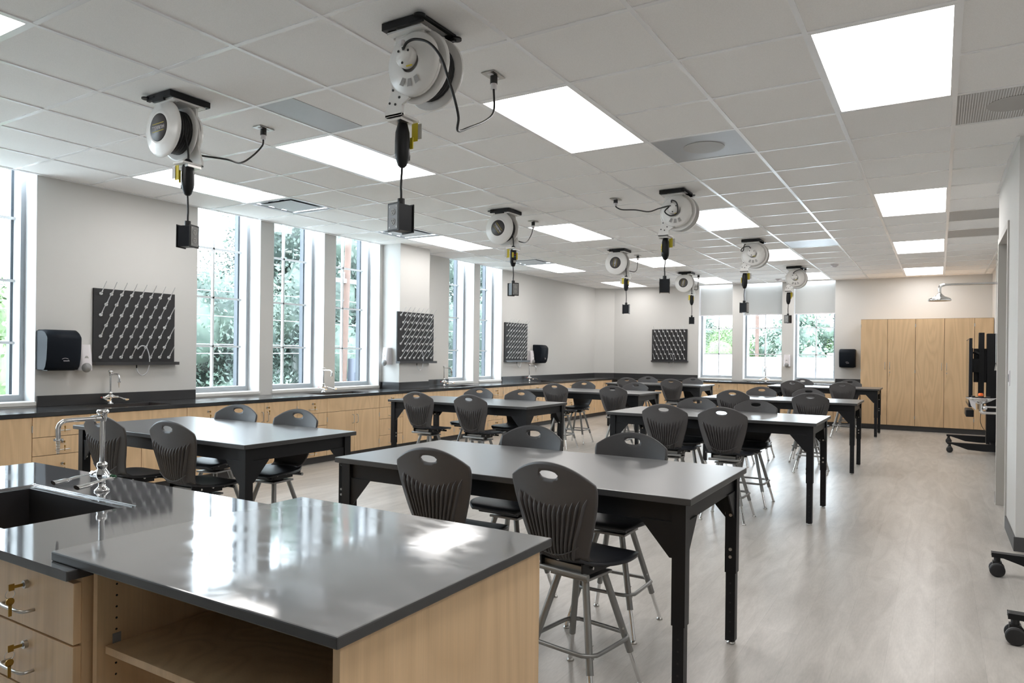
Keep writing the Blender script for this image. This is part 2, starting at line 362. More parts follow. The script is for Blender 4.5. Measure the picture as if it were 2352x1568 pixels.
# left wall with window openings
WIN_L = [(-4.6, -3.76), (-3.2, -2.36), (-2.2, -1.36), (-1.276, -0.436), (1.147, 1.987), (2.172, 3.003), (3.197, 4.069), (5.739, 6.472), (6.648, 7.38)]  # rearmost openings are out of view, added to brighten the ceiling
ZS, ZT = 0.862, 3.14
wl = MB(); y = YN
for a, b in WIN_L:
    wl.box((XL - 0.34, y, 0), (XL, a, 3.3), M_WALL); wl.box((XL - 0.34, a, 0), (XL, b, ZS - 0.035), M_WALL); wl.box((XL - 0.34, a, ZT), (XL, b, 3.3), M_WALL); y = b
wl.box((XL - 0.34, y, 0), (XL, YF + 0.2, 3.3), M_WALL)
struct(wl.build('wall_left'))
# projecting pier on the window wall and the chamfer in the far corner
BX = XL + 0.335; BY0, BY1 = 4.123, 4.80
struct(MB().box((XL, BY0, 0), (BX, BY1, ZC + 0.2), M_WALL).build('wall_pier'))
cz = MB(); a_ = (XL, 11.46); b_ = (-6.07, YF)
cz.add([(a_[0], a_[1], 0), (b_[0], b_[1], 0), (XL, YF, 0), (a_[0], a_[1], ZC + .1), (b_[0], b_[1], ZC + .1), (XL, YF, ZC + .1)], [(0, 1, 4, 3), (1, 2, 5, 4), (2, 0, 3, 5)], M_WALL)
struct(cz.build('wall_corner'))
# far wall
WIN_F = [(-4.042, -3.294), (-3.071, -2.264), (-2.039, -1.239)]
wf = MB(); x = XL - 0.34
for a, b in WIN_F:
    wf.box((x, YF, 0), (a, YF + 0.32, 3.3), M_WALL); wf.box((a, YF, 0), (b, YF + 0.32, ZS - 0.035), M_WALL); wf.box((a, YF, ZT), (b, YF + 0.32, 3.3), M_WALL); x = b
wf.box((x, YF, 0), (XRN + .3, YF + 0.32, 3.3), M_WALL)
struct(wf.build('wall_far'))
struct(MB().box((XR, YB1, 0), (XR + 0.2, YF, 3.3), M_WALL).build('wall_right'))
rn = MB(); DY0, DY1, DZ = 3.22, 4.20, 2.40
ww = .055; rn.box((XB, YB0, 0), (XRN, DY0 - ww, 3.3), M_WALL); rn.box((XB, DY1 + ww, 0), (XRN, YB1, 3.3), M_WALL); rn.box((XB, DY0 - ww, DZ + ww), (XRN, DY1 + ww, 3.3), M_WALL); rn.box((XB + 0.45, DY0 - ww, 0), (XRN, DY1 + ww, DZ + ww), M_WALL)
rn.box((XRN, YN, 0), (XRN + 0.2, YB1, 3.3), M_WALL)
struct(rn.build('wall_near_right'))
struct(MB().box((XL - 0.34, YN - 0.2, 0), (XRN + 0.2, YN, 3.3), M_WALLB).build('wall_back'))
# door in the right pier
df = MB()
df.box((XB - 0.012, DY0 - 0.055, 0), (XB + 0.449, DY0, DZ + 0.055), M_DOORG); df.box((XB - 0.012, DY1, 0), (XB + 0.449, DY1 + 0.055, DZ + 0.055), M_DOORG); df.box((XB - 0.012, DY0, DZ), (XB + 0.449, DY1, DZ + 0.055), M_DOORG)
df.box((XB + 0.10, DY1 - 0.02, 0), (XB + 0.14, DY1, DZ), M_DOORG); df.box((XB + 0.10, DY0, 0), (XB + 0.14, DY0 + 0.02, DZ), M_DOORG)
dfo = struct(df.build('trim_1'))
do = struct(MB().box((XB + 0.30, DY0, 0.005), (XB + 0.345, DY1, DZ - 0.005), M_DOORG).build('door_1', bevel=0.002))
dh = MB(); dh.cyl((XB + 0.30, DY0 + 0.09, 1.0), (XB + 0.25, DY0 + 0.09, 1.0), 0.012, M_STEEL); dh.cyl((XB + 0.25, DY0 + 0.085, 1.0), (XB + 0.25, DY0 + 0.2, 1.0), 0.01, M_STEEL); dh.build('door_handle', do)
MB().box((XB + 0.14, DY0 + 0.02, DZ - 0.06), (XB + 0.26, DY0 + 0.4, DZ - 0.01), M_STEEL).build('door_closer', do)
# baseboards
bb = MB(); bb.box((XB - 0.010, YB0 - 0.010, 0), (XB, DY0 - 0.055, 0.10), M_BASE); bb.box((XB - 0.010, DY1 + 0.055, 0), (XB, YB1 + .01, 0.10), M_BASE); bb.box((XB, YB0 - 0.010, 0), (XRN, YB0, 0.10), M_BASE)
bb.box((XRN - .01, YN, 0), (XRN, YB0 - .01, .10), M_BASE)
struct(bb.build('baseboard_near_right'))
bb = MB(); bb.box((XR - 0.010, YB1, 0), (XR, YF - 0.62, 0.10), M_BASE); struct(bb.build('baseboard_right'))
bb = MB(); bb.box((XL, YN + .01, 0), (XRN - .02, YN, 0.10), M_BASE); struct(bb.build('baseboard_back'))

# ------------------------------------------------------------------ windows
def window(n, a, b, along, face, sgn):
    """opening a..b along the wall; face = wall plane; sgn = outward direction"""
    def bx(mb, u0, u1, d0, d1, z0, z1, m):
        d0 = face + sgn * d0; d1 = face + sgn * d1
        if along == 'y': mb.box((d0, u0, z0), (d1, u1, z1), m)
        else: mb.box((u0, d0, z0), (u1, d1, z1), m)
    fr = MB(); w = 0.045
    for (u0, u1, z0, z1) in ((a, a + w, ZS, ZT), (b - w, b, ZS, ZT), (a + w, b - w, ZS, ZS + 0.055), (a + w, b - w, ZT - w, ZT)):
        bx(fr, u0, u1, 0.20, 0.23, z0, z1, M_FRAME); bx(fr, u0, u1, 0.23, 0.335, z0, z1, M_WHITE)
    o = struct(fr.build('window_%d' % n))
    mu = MB(); c = (a + b) / 2; zs = [0.917, 1.392, 1.962, 2.535, 3.09]
    for d in (0.30, 0.322):
        bx(mu, c - 0.011, c + 0.011, d, d + 0.012, ZS + .05, ZT - .04, M_WHITE)
        for z in zs[1:-1]: bx(mu, a + w, b - w, d, d + 0.012, z - 0.011, z + 0.011, M_WHITE)
    mu.build('muntins', o)
    g = MB(); bx(g, a + w, b - w, 0.314, 0.319, ZS + 0.055, ZT - w, M_GLASS); g.build('pane', o)
    e = MB()
    for (u0, u1, z0, z1) in ((a + .012, a + w + .004, ZS, ZT), (b - w - .022, b - .012, ZS, ZT), (a, b, ZS - .02, ZS + 0.045)):
        bx(e, u0, u1, 0.336, 0.40, z0, z1, M_EXT)
    e.build('exterior_jamb', o)
    si = MB(); bx(si, a - .0, b + .0, 0.0, 0.20, ZS - 0.035, ZS, M_SILL); bx(si, a - .004, b + .004, -0.012, 0.0, ZS - 0.035, ZS, M_SILL); si.build('window_sill', o, bevel=0.003)
    li = MB()
    bx(li, a, a + .006, 0.0, 0.2, ZS, ZT, M_WHITE); bx(li, b - .006, b, 0.0, 0.2, ZS, ZT, M_WHITE); li.build('jamb_lining', o)
    return o
n = 1
for a, b in WIN_L: window(n, a, b, 'y', XL, -1); n += 1
for a, b in WIN_F: window(n, a, b, 'x', YF, 1); n += 1
for k, (a, b) in enumerate(WIN_F):
    t = thing('roller_shade', 'white roller shade half lowered in the %s far-wall window' % ('left', 'middle', 'right')[k], 'window shade', ((a + b) / 2, YF + 0.10, 2.232), group='roller shades on the far windows')
    w = (b - a) / 2 - 0.008
    s_ = MB(); s_.box((-w, -0.0008, 0.02), (w, 0.0008, 0.86), M_SHADE); s_.build('shade_fabric', t)
    s_ = MB(); s_.box((-w, -0.008, 0.0), (w, 0.008, 0.022), M_OFFW); s_.build('hem_bar', t, bevel=0.003)
    s_ = MB(); s_.cyl((-w, 0, 0.875), (w, 0, 0.875), 0.022, M_OFFW); s_.build('roller_tube', t)

# ------------------------------------------------------------------ ceiling
LIGHTS = [(i, j) for i in (0, -3, -6, -9) for j in (0, 6, 11, 16)] + [(-6, -5), (0, -5), (3, -5), (3, 0)]  # extra panels, except the left one, are unseen and added to light the foreground
skip = set()
for i, j in LIGHTS: skip |= {(i, j), (i, j + 1)}
DIFF = [(-9, 2), (-9, 5), (-9, 10)]
PERF = [(1, 2), (-2, 2), (-2, 10), (1, 8), (1, 10)]
HALF = (-5, -1)
skip |= set(DIFF) | set(PERF) | {HALF}
ce = MB(); i0, i1, j0, j1 = -11, 5, -11, 18
for i in range(i0, i1 + 1):
    for j in range(j0, j1 + 1):
        if (i, j) in skip: continue
        x0, x1 = max(i * T, XL), min((i + 1) * T, XRN); y0, y1 = max(j * T, YN), min((j + 1) * T, YF)
        if x0 >= x1 or y0 >= y1: continue
        if x0 >= XR and y0 >= YB1: continue
        ce.box((x0, y0, ZC + 0.006), (x1, y1, ZC + 0.02), M_TILE)
struct(ce.build('ceiling'))
gr = MB(); hw = 0.0125
for i in range(i0 + 1, i1 + 1):
    x = i * T
    ye = YF if x < XR else YB0
    gr.box((x - hw, YN, ZC), (x + hw, ye, ZC + 0.008), M_TBAR); gr.box((x - .002, YN, ZC + .008), (x + .002, ye, ZC + 0.04), M_TBAR)
for j in range(j0 + 1, j1 + 1):
    y = j * T
    for i in range(i0, i1 + 1):
        if (i, j) in [(a, b + 1) for a, b in LIGHTS]: continue
        x0, x1 = max(i * T + hw, XL), min((i + 1) * T - hw, XRN)
        if x0 >= x1 or (x0 > XR and y > YB0): continue
        if y > YB1: x1 = min(x1, XR)
        gr.box((x0, y - hw, ZC + 0.0012), (x1, y + hw, ZC + 0.0085), M_TBAR)
gr.box((XL, YN, ZC - 0.002), (XL + 0.022, YF, ZC + .004), M_TBAR); gr.box((XL, YF - .022, ZC - .002), (XR, YF, ZC + .004), M_TBAR)
gr.box((XR - .022, YB1, ZC - .002), (XR, YF, ZC + .004), M_TBAR); gr.box((XB - .022, YB0 - .02, ZC - .002), (XB, YB1, ZC + .004), M_TBAR)
struct(gr.build('ceiling_grid'))

coln = {0: 'the ceiling row nearest the right wall', -3: 'the second ceiling row from the right wall', -6: 'the third ceiling row from the right wall', -9: 'the ceiling row nearest the window wall', 3: 'an unseen row added to light the foreground'}
fr = MB(); q = 0.012
for (x0, y0, x1, y1) in ((hw, hw, T - hw, hw + q), (hw, 2 * T - hw - q, T - hw, 2 * T - hw), (hw, hw + q, hw + q, 2 * T - hw - q), (T - hw - q, hw + q, T - hw, 2 * T - hw - q)):
    fr.box((x0, y0, 0.0), (x1, y1, 0.03), M_TBAR)
di = MB(); di.box((hw + q, hw + q, 0.006), (T - hw - q, 2 * T - hw - q, 0.012), M_PANEL)
proto = None
for i, j in LIGHTS:
    jj = {-5: 'nearest the camera', 0: 'second', 6: 'third', 11: 'fourth', 16: 'farthest'}[j]
    lb = 'bright flat light panel in %s, %s' % (coln[i], jj)
    if proto is None:
        proto = thing('ceiling_light', lb, 'ceiling light', (i * T, j * T, ZC), group='flat ceiling light panels')
        fr.build('light_frame', proto); di.build('diffuser_panel', proto)
    else: copy_thing(proto, (i * T, j * T, ZC), label=lb)

# supply diffusers with slots
pr = None
for k, (i, j) in enumerate(DIFF):
    lb = 'square white air diffuser near the window wall, %s from the camera' % ORD[k]
    if pr is None:
        pr = thing('air_diffuser', lb, 'air vent', (i * T, j * T, ZC), group='square air diffusers')
        d = MB(); a = hw; b = T - hw; w = .03
        for (x0, y0, x1, y1) in ((a, a, b, a + w), (a, b - w, b, b), (a, a + w, a + w, b - w), (b - w, a + w, b, b - w)): d.box((x0, y0, 0), (x1, y1, .012), M_ALU)
        d.build('diffuser_frame', pr, bevel=.002)
        d = MB(); d.box((a + .10, a + .10, .0), (b - .10, b - .10, .006), M_ALU); d.build('centre_plate', pr, bevel=.002)
        d = MB(); d.box((a + w, a + w, .02), (b - w, b - w, .025), M_DUCT)
        for k2 in range(3):
            t0 = a + .12 + k2 * .17
            d.box((t0, a + w, .008), (t0 + .09, a + .07, .018), M_ALU); d.box((a + w, t0, .008), (a + .07, t0 + .09, .018), M_ALU)
        d.build('diffuser_vanes', pr)
    else: copy_thing(pr, (i * T, j * T, ZC), label=lb)

# perforated panels with a round speaker grille behind
lbs = ['perforated ceiling panel with round speaker above the right wall', 'perforated ceiling panel with round speaker between two light rows', 'grey perforated ceiling panel towards the far windows',
       'dark grey return grille panel by the right wall, nearer one', 'dark grey return grille panel by the right wall, farther one']
for k, (i, j) in enumerate(PERF):
    t = thing('speaker_panel' if k < 2 else 'return_grille', lbs[k], 'ceiling panel', (i * T, j * T, ZC))
    d = MB(); wd = (T if i < 1 else T); d.box((hw, hw, .004), (min(wd - hw, XR - i * T - .02 if j > 5 else 9), T - hw, .007), M_PERF if i == 1 else M_DIM); d.build('perforated_plate', t)
    if k == 0:
        d = MB()
        for q2 in range(44): d.box((hw + .012 + q2 * .0136, hw + .01, .0015), (hw + .016 + q2 * .0136, T - hw - .01, .004), M_TBAR)
        d.build('louvre_bars', t)
    if k < 2:
        d = MB(); d.cyl((T / 2, T / 2, .0005 if k == 0 else .0005), (T / 2, T / 2, .0038), .15, M_PERF, n=32); d.build('speaker_cone', t)
t = thing('metal_ceiling_panel', 'plain brushed metal half panel beside the nearest cord reel', 'ceiling panel', (HALF[0] * T, HALF[1] * T, ZC))
MB().box((hw, hw, .003), (T * .5, T - hw, .007), M_DIM).build('metal_plate', t)
MB().box((T * .5, hw, .006), (T - hw, T - hw, .012), M_TILE).build('tile_half', t)
for (x, y, lb) in ((-0.958, 9.237, 'small white smoke detector on ceiling near the far light panels'), (-2.224, 11.145, 'small white smoke detector just before the far windows')):
    t = thing('smoke_detector', lb, 'smoke detector', (x, y, ZC)); d = MB()
    d.lathe([(0, -.045), (.02, -.045), (.035, -.035), (.045, -.02), (.06, -.016), (.065, 0)], M_OFFW); d.build('detector_dome', t)

# ------------------------------------------------------------------ cabinets
def bow_handle(mb, c, horiz, L=0.10, m=None):
    m = m or M_STEEL; x, y, z = c; h = L / 2
    if horiz: pts = [(x - h, y, z), (x - h, y - .018, z), (x - h + .012, y - .03, z), (x, y - .032, z), (x + h - .012, y - .03, z), (x + h, y - .018, z), (x + h, y, z)]
    else: pts = [(x, y, z - h), (x, y - .018, z - h), (x, y - .03, z - h + .012), (x, y - .032, z), (x, y - .03, z + h - .012), (x, y - .018, z + h), (x, y, z + h)]
    mb.tube(pts, .0045, m, n=8, sub=3)
def front_panel(parent, name, x0, x1, z0, z1, handle=None, lock=None, key=False, hinge=None, big=False):
    g = 0.0022 if not big else .003
    p = MB().box((x0 + g, -0.020, z0 + g), (x1 - g, 0.0, z1 - g), M_WOOD).build(name, parent, bevel=.0015)
    if handle:
        hm = MB(); bow_handle(hm, (handle[0], -0.020, handle[1]), handle[2] == 'h', L=.105 if not big else .13); hm.build('handle', p)
    if lock:
        lx, lz = lock
        lm = MB(); lm.cyl((lx, -0.020, lz), (lx, -0.030, lz), .0115, M_STEEL, n=18); lm.cyl((lx, -0.030, lz), (lx, -0.0315, lz), .006, M_GREYP, n=12); lm.build('lock', p)
    if key:
        lx, lz = lock; km = MB()
        km.box((lx - .0012, -.052, lz - .004), (lx + .0012, -.031, lz + .004), M_BRASS)
        km.box((lx - .0012, -.066, lz - .009), (lx + .0012, -.052, lz + .009), M_BRASS)
        km.tube([(lx + .0, -.062 + .012 * math.sin(a), lz - .018 + .012 * math.cos(a)) for a in [k * PI / 5 for k in range(10)]], .0008, M_STEEL, n=5, sub=1, closed=True)
        km.cyl((lx - .0012, -.062, lz - .038), (lx + .0014, -.062, lz - .038), .0105, M_BRASS, n=14); km.box((lx - .0012, -.066, lz - .078), (lx + .0014, -.058, lz - .045), M_BRASS)
        km.build('key', p)
    if hinge:
        hb = MB()
        for hz in hinge[1]: hb.cyl((hinge[0], -.022, hz - .028), (hinge[0], -.022, hz + .028), .0055, M_STEEL, n=10)
        hb.build('hinge', p)
    return p
ZB0, ZB1 = 0.085, ZW - 0.036
DL = [0.085, 0.235, 0.455, 0.608, ZB1]
def cabinet(label, loc, rot, wdt, kind, depth=0.58, group=None):
    t = thing('base_cabinet', label, 'cabinet', loc, rot, group)
    b = MB(); b.box((0.001, 0.001, ZB0), (wdt - 0.001, depth, ZB1), M_WOOD); b.box((0.001, 0.0, ZB0), (wdt - 0.001, 0.001, ZB1), M_GAP); b.build('cabinet_body', t)
    MB().box((0, 0.045, 0), (wdt, 0.065, ZB0), M_BASE).build('toe_kick', t)
    w = wdt
    if kind == 'drawers4':
        for k in range(4):
            z0, z1 = DL[k], DL[k + 1]; front_panel(t, 'drawer', 0, w, z0, z1, handle=(w / 2, (z0 + z1) / 2 - .035 if k != 0 else .13, 'h'), lock=(w / 2, (z0 + z1) / 2 + .03 if k else .19), key=True)
    if kind in ('sink', 'drawer_doors'):
        front_panel(t, 'false_front' if kind == 'sink' else 'drawer', 0, w, DL[3], ZB1, handle=None if kind == 'sink' else (w / 2, .67, 'h'), lock=None if kind == 'sink' else (w / 2, .73))
        for s in (0, 1):
            x0 = s * w / 2
            front_panel(t, 'door', x0, x0 + w / 2, DL[0], DL[3], handle=(w / 2 + (-.035, .035)[s], .50, 'v'), hinge=((0.002, w - .002)[s], (.17, .52)))
    if kind == 'doors':
        for s in (0, 1):
            x0 = s * w / 2
            front_panel(t, 'door', x0, x0 + w / 2, DL[0], ZB1, handle=(w / 2 + (-.035, .035)[s], .62, 'v'), lock=None if s == 0 else (w / 2 + .035, .72), key=(s == 1), hinge=((0.002, w - .002)[s], (.18, .68)))
    if kind == 'door1':
        front_panel(t, 'door', 0, w, DL[0], ZB1, hinge=(w - .002, (.18, .68)), handle=(.04, .62, 'v'))
    return t
XF = XL + 0.62
units = [(-2.12, -1.66, 'drawers4'), (-1.66, -0.745, 'doors1x'), (-0.745, -0.285, 'drawers4'), (-0.285, 0.625, 'sink'), (0.625, 1.087, 'drawers4'), (1.087, 2.003, 'doors'), (2.003, 2.465, 'drawers4'), (2.465, 3.386, 'sink'), (3.386, 3.859, 'drawers4'),
         (3.859, 5.052, 'sink'), (5.052, 5.99, 'sink'), (5.99, 6.445, 'drawers4'), (6.445, 7.358, 'doors'), (7.358, 7.811, 'drawers4'), (7.811, 8.73, 'sink'), (8.73, 9.19, 'drawers4'), (9.19, 10.116, 'doors'), (10.116, 11.05, 'doors')]
desc = {'drawers4': 'four-drawer', 'sink': 'sink-front two-door', 'doors': 'tall two-door', 'door1': 'single-door', 'doors1x': 'plain-door'}
cnt = {}
for a, b, k in units:
    cnt[k] = cnt.get(k, 0) + 1
    lb = 'maple %s base cabinet under the window-wall worktop, %s of its kind from camera' % (desc[k], ORD[cnt[k] - 1])
    kk = 'doors' if k == 'doors1x' else k
    cabinet(lb, (XF, a, 0), PI / 2, b - a, kk, depth=.27 if a < BY0 + .3 < b else .58, group='base cabinets along the window wall')
far_units = [(-5.62, -4.70, 'doors'), (-4.70, -3.78, 'sink'), (-3.78, -3.02, 'drawers4'), (-3.02, -2.10, 'sink'), (-2.10, -1.64, 'drawers4'), (-1.64, -0.725, 'doors')]
cnt = {}
for a, b, k in far_units:
    cnt[k] = cnt.get(k, 0) + 1
    cabinet('maple %s base cabinet under the far-wall worktop, %s of its kind from the left' % (desc[k], ORD[cnt[k] - 1]), (a, YF - 0.61, 0), 0, b - a, k, group='base cabinets along the far wall')

# worktops with sink openings
SINKS_L = [(-0.14, 0.52), (2.5, 3.36), (5.2, 5.88), (7.95, 8.6)]
SINK_F = (-2.95, -2.2)
wt = thing('worktop', 'long dark epoxy worktop running below the windows and along the far wall', 'worktop', (0, 0, 0))
m = MB(); z0, z1 = ZW - 0.034, ZW; xf = XL + 0.65; sx0, sx1 = XL + 0.17, XL + 0.55
def slab(x0, y0, x1, y1): m.box((x0, y0, z0), (x1, y1, z1), M_TOPW)
y = -2.14
for a, b in SINKS_L:
    segs = [(y, a)]
    for (s0, s1) in segs:
        if s0 < BY0 < s1:
            slab(XL, s0, xf, BY0); slab(BX, BY0, xf, BY1); slab(XL, BY1, xf, s1)
        else: slab(XL, s0, xf, s1)
    slab(XL, a, sx0, b); slab(sx1, a, xf, b); y = b
slab(XL, y, xf, 11.46)
m.add([(XL, 11.46, z0), (xf, 11.46, z0), (xf, YF, z0), (-6.07, YF, z0), (XL, 11.46, z1), (xf, 11.46, z1), (xf, YF, z1), (-6.07, YF, z1)], [(0, 1, 2, 3), (4, 5, 6, 7), (0, 1, 5, 4), (1, 2, 6, 5), (2, 3, 7, 6), (3, 0, 4, 7)], M_TOPW)
yf0 = YF - 0.65
slab(xf, yf0, SINK_F[0], YF); slab(SINK_F[1], yf0, -0.722, YF); slab(SINK_F[0], yf0, SINK_F[1], YF - .53); slab(SINK_F[0], YF - .16, SINK_F[1], YF)
m.build('worktop_slab', wt)
def splash(x0, y0, x1, y1): MB().box((x0, y0, ZW), (x1, y1, ZW + 0.10), M_EPOXY).build('backsplash', wt, bevel=.002)
splash(XL, -0.436 + .01, XL + .02, 1.147 - .01); splash(XL, 4.08, XL + .02, BY0 - .02); splash(XL, BY0 - .02, BX + .02, BY0); splash(BX, BY0, BX + .02, BY1); splash(XL, BY1, XL + .02, 5.739 - .01)
splash(XL, 7.38 + .01, XL + .02, 11.455); splash(-6.06, YF - .02, -4.052, YF); splash(-1.229, YF - .02, -0.722, YF)
c_ = MB(); dx, dy = (b_[0] - a_[0]), (b_[1] - a_[1]); l_ = math.hypot(dx, dy); nx, ny = dy / l_ * .02, -dx / l_ * .02
c_.add([(a_[0], a_[1], ZW), (b_[0], b_[1], ZW), (b_[0] + nx, b_[1] + ny, ZW), (a_[0] + nx, a_[1] + ny, ZW), (a_[0], a_[1], ZW + .1), (b_[0], b_[1], ZW + .1), (b_[0] + nx, b_[1] + ny, ZW + .1), (a_[0] + nx, a_[1] + ny, ZW + .1)],
       [(0, 1, 2, 3), (4, 5, 6, 7), (0, 1, 5, 4), (1, 2, 6, 5), (2, 3, 7, 6), (3, 0, 4, 7)], M_EPOXY); c_.build('backsplash', wt)

def sink(label, x0, y0, x1, y1, ztop, rim=0.0, deep=0.2, m_=None, zr=None):
    m_ = m_ or M_SINK
    t = thing('lab_sink', label, 'sink', ((x0 + x1) / 2, (y0 + y1) / 2, ztop))
    hx, hy = (x1 - x0) / 2, (y1 - y0) / 2; w = .008; b = MB()
    b.box((-hx, -hy, -deep), (hx, hy, -deep + w), m_)
    b.box((-hx, -hy, -deep + w), (-hx + w, hy, -.003), m_); b.box((hx - w, -hy, -deep + w), (hx, hy, -.003), m_)
    b.box((-hx + w, -hy, -deep + w), (hx - w, -hy + w, -.003), m_); b.box((-hx + w, hy - w, -deep + w), (hx - w, hy, -.003), m_)
    b.build('basin', t)
    d = MB(); d.cyl((0, 0, -deep + w), (0, 0, -deep + w + .004), .03, M_CHROME); d.build('drain', t)
    return t
fl = ['below the first pegboard', 'between the third and fourth windows', 'beside the projecting pier', 'below the third pegboard']
for k, (a, b) in enumerate(SINKS_L): sink('dark epoxy sink set in the window-wall worktop %s' % fl[k], sx0, a, sx1, b, ZW)
sink('dark epoxy sink set in the far-wall worktop by the windows', SINK_F[0], YF - .53, SINK_F[1], YF - .16, ZW)

def faucet(label, loc, rot, h=0.315, reach=0.15, idx=(M_RED, M_GREYP), big=False):
    """local: spout towards -y, handles to +-x"""
    t = thing('lab_faucet', label, 'faucet', loc, rot)
    b = MB(); b.lathe([(0, 0), (.028, 0), (.028, .006), (.02, .012), (.014, .02), (.012, .04), (.02, .055), (.022, .075), (.016, .09), (.02, .1), (.019, .112), (.011, .118)], M_CHROME, n=20)
    b.cyl((-.05, 0, .062), (.05, 0, .062), .012, M_CHROME, r1=.012); b.tube([(-.055, -.005, .062), (-.03, 0, .075), (0, 0, .09), (.03, 0, .075), (.055, -.005, .062)], .010, M_CHROME)
    b.build('faucet_body', t)
    r = MB(); r.cyl((0, 0, .115), (0, 0, h - .03), .0095, M_CHROME); r.lathe([(.012, h - .035), (.015, h - .02), (.016, h - .005), (.021, h - .004), (.023, h + .006), (.018, h + .012), (0, h + .012)], M_CHROME, n=20); r.build('riser', t)
    z = h - .022
    s_ = MB(); s_.cyl((0, 0, z), (0, -.03, z), .012, M_CHROME); s_.tube([(0, -.02, z), (0, -.06, z), (0, -reach + .035, z), (0, -reach + .012, z - .006), (0, -reach, z - .025), (0, -reach, z - .07)], .0085, M_CHROME); s_.build('spout', t)
    nz = MB(); nz.cyl((0, -reach, z - .068), (0, -reach, z - .075), .016, M_CHROME)
    zz = z - .075
    for q2 in range(8): nz.cyl((0, -reach, zz - q2 * .0065), (0, -reach, zz - q2 * .0065 - .0045), .0085 - q2 * .0004, M_STEEL, r1=.0062 - q2 * .0004, n=12)
    nz.build('hose_nozzle', t, label='ribbed hose nozzle')
    for s in (-1, 1):
        hd = MB(); hd.cyl((s * .05, 0, .062), (s * .072, 0, .062), .013, M_CHROME)
        pts = [(s * .078, .004, .064), (s * .08, -.03, .062), (s * .082, -.07, .045), (s * .085, -.115, .03), (s * .086, -.14, .026)]
        hd.tube(pts, .008, M_CHROME, n=12, rs=[.008, .009, .012, .019, .020], M=Matrix.Translation((0, 0, .032)) @ Matrix.Scale(.45, 4, (0, 0, 1))); hd.lathe([(0, 0), (.008, 0), (.0085, .004), (0, .006)], idx[0] if s < 0 else idx[1], n=12, M=Matrix.Translation((s * .079, .004, .064)) @ Matrix.Rotation(s * PI / 2, 4, 'Y'))
        hd.build('handle', t)
    return t
for k, (yy, hh) in enumerate(((0.175, .31), (2.91, .31), (5.50, .31), (8.25, .32))):
    faucet('chrome gooseneck lab faucet at the %s sink from camera on the window wall' % ORD[k], (-6.33, yy, ZW), PI / 2, h=hh)
faucet('chrome gooseneck lab faucet standing before the middle far window', (-2.565, YF - .1, ZW), 0)

# tall storage cabinets on the far wall
TX = [-0.715, 0.195, 1.11, 1.395]; YT = YF - 0.62
for k in range(3):
    w = TX[k + 1] - TX[k]
    t = thing('tall_cabinet', 'tall maple storage cabinet with %s, %s on the far wall' % (('two doors', 'two doors', 'one narrow door')[k], ('beside the towel dispenser', 'in the middle', 'in the right corner')[k]), 'cabinet', (TX[k], YT, 0), group='tall cabinets on the far wall')
    MB().box((.001, 0.001, .09), (w - .001, .61, 2.075), M_WOOD).box((.001, 0, .09), (w - .001, .001, 2.075), M_GAP).build('cabinet_body', t); MB().box((0, .03, 0), (w, .05, .09), M_BASE).build('toe_kick', t)
    nd = 2 if k < 2 else 1
    for s in range(nd):
        x0 = s * w / 2 if nd == 2 else 0; x1 = x0 + (w / 2 if nd == 2 else w)
        p = front_panel(t, 'door', x0, x1, .092, 2.073, handle=((w / 2 + (-.04, .04)[s], 1.20, 'v') if nd == 2 else None), lock=((w / 2 + .04, 1.08) if s == 1 else None), key=(s == 1), hinge=((0.003, w - .003)[s] if nd == 2 else .003, (.25, 1.1, 1.95)), big=True)

# ------------------------------------------------------------------ wall-hung things
def pegboard(label, loc, rot, coil=True, flip=1):
    t = thing('drying_pegboard', label, 'drying rack', loc, rot, 'pegboard drying racks')
    W, H = 0.83, 0.745
    MB().box((0, -.022, .03), (W, 0, H), M_BOARD).build('board', t, bevel=.002)
    tr = MB(); tr.box((-.003, -.075, 0), (W + .025, 0, .012), M_EPOXY); tr.box((-.003, -.075, .012), (W + .025, -.067, .032), M_EPOXY); tr.box((-.003, -.067, .012), (.005, 0, .032), M_EPOXY); tr.box((W + .017, -.067, .012), (W + .025, 0, .032), M_EPOXY)
    tr.cyl((W * .5, -.04, 0), (W * .5, -.04, -.03), .006, M_RUB); tr.build('drip_trough', t)
    pg = MB(); pg.lathe([(0, .012), (.010, .012), (.015, .007), (.016, 0)], M_PEG, n=12, M=Matrix.Rotation(PI / 2, 4, 'X'))
    pg.cyl((0, -.008, .002), (0, -.105, .118), .0046, M_PEG, r1=.0032, n=8); pg.cyl((0, -.010, .004), (0, -.030, .024), .0075, M_PEG, r1=.0062, n=8)
    me = pg.mesh('peg')
    for r_ in range(7):
        nn = 8 if r_ % 2 == 0 else 7
        for c2 in range(nn):
            o = bpy.data.objects.new('peg', me); COL.objects.link(o); o.parent = t
            o.location = (.065 + (c2 + (0 if nn == 8 else .5)) * .1, -.022, H - .05 - r_ * .103)
    if coil:
        x = W * .5
        pts = [(x, -.04, -.03), (x + .01, -.05, -.075), (x + .05, -.06, -.105), (x + .10, -.065, -.06), (x + .115, -.07, .06), (x + .085, -.07, .17), (x + .04, -.06, .195), (x + .0, -.05, .16)]
        MB().tube(pts, .0055, M_TUBE, n=8).build('drain_tubing', t, label='clear drain tubing loop')
    return t
ZP = 1.187
pegboard('black drying pegboard with white pegs beside the first paper towel dispenser', (XL + .001, 0.05, ZP), PI / 2)
pegboard('black drying pegboard with white pegs on the projecting pier', (BX, 4.055, ZP), PI / 2)
pegboard('black drying pegboard with white pegs beyond the last window-wall window', (XL + .001, 7.46, ZP), PI / 2)
pegboard('black drying pegboard with white pegs left of the far windows', (-5.12, YF - .001, ZP + .008), 0)

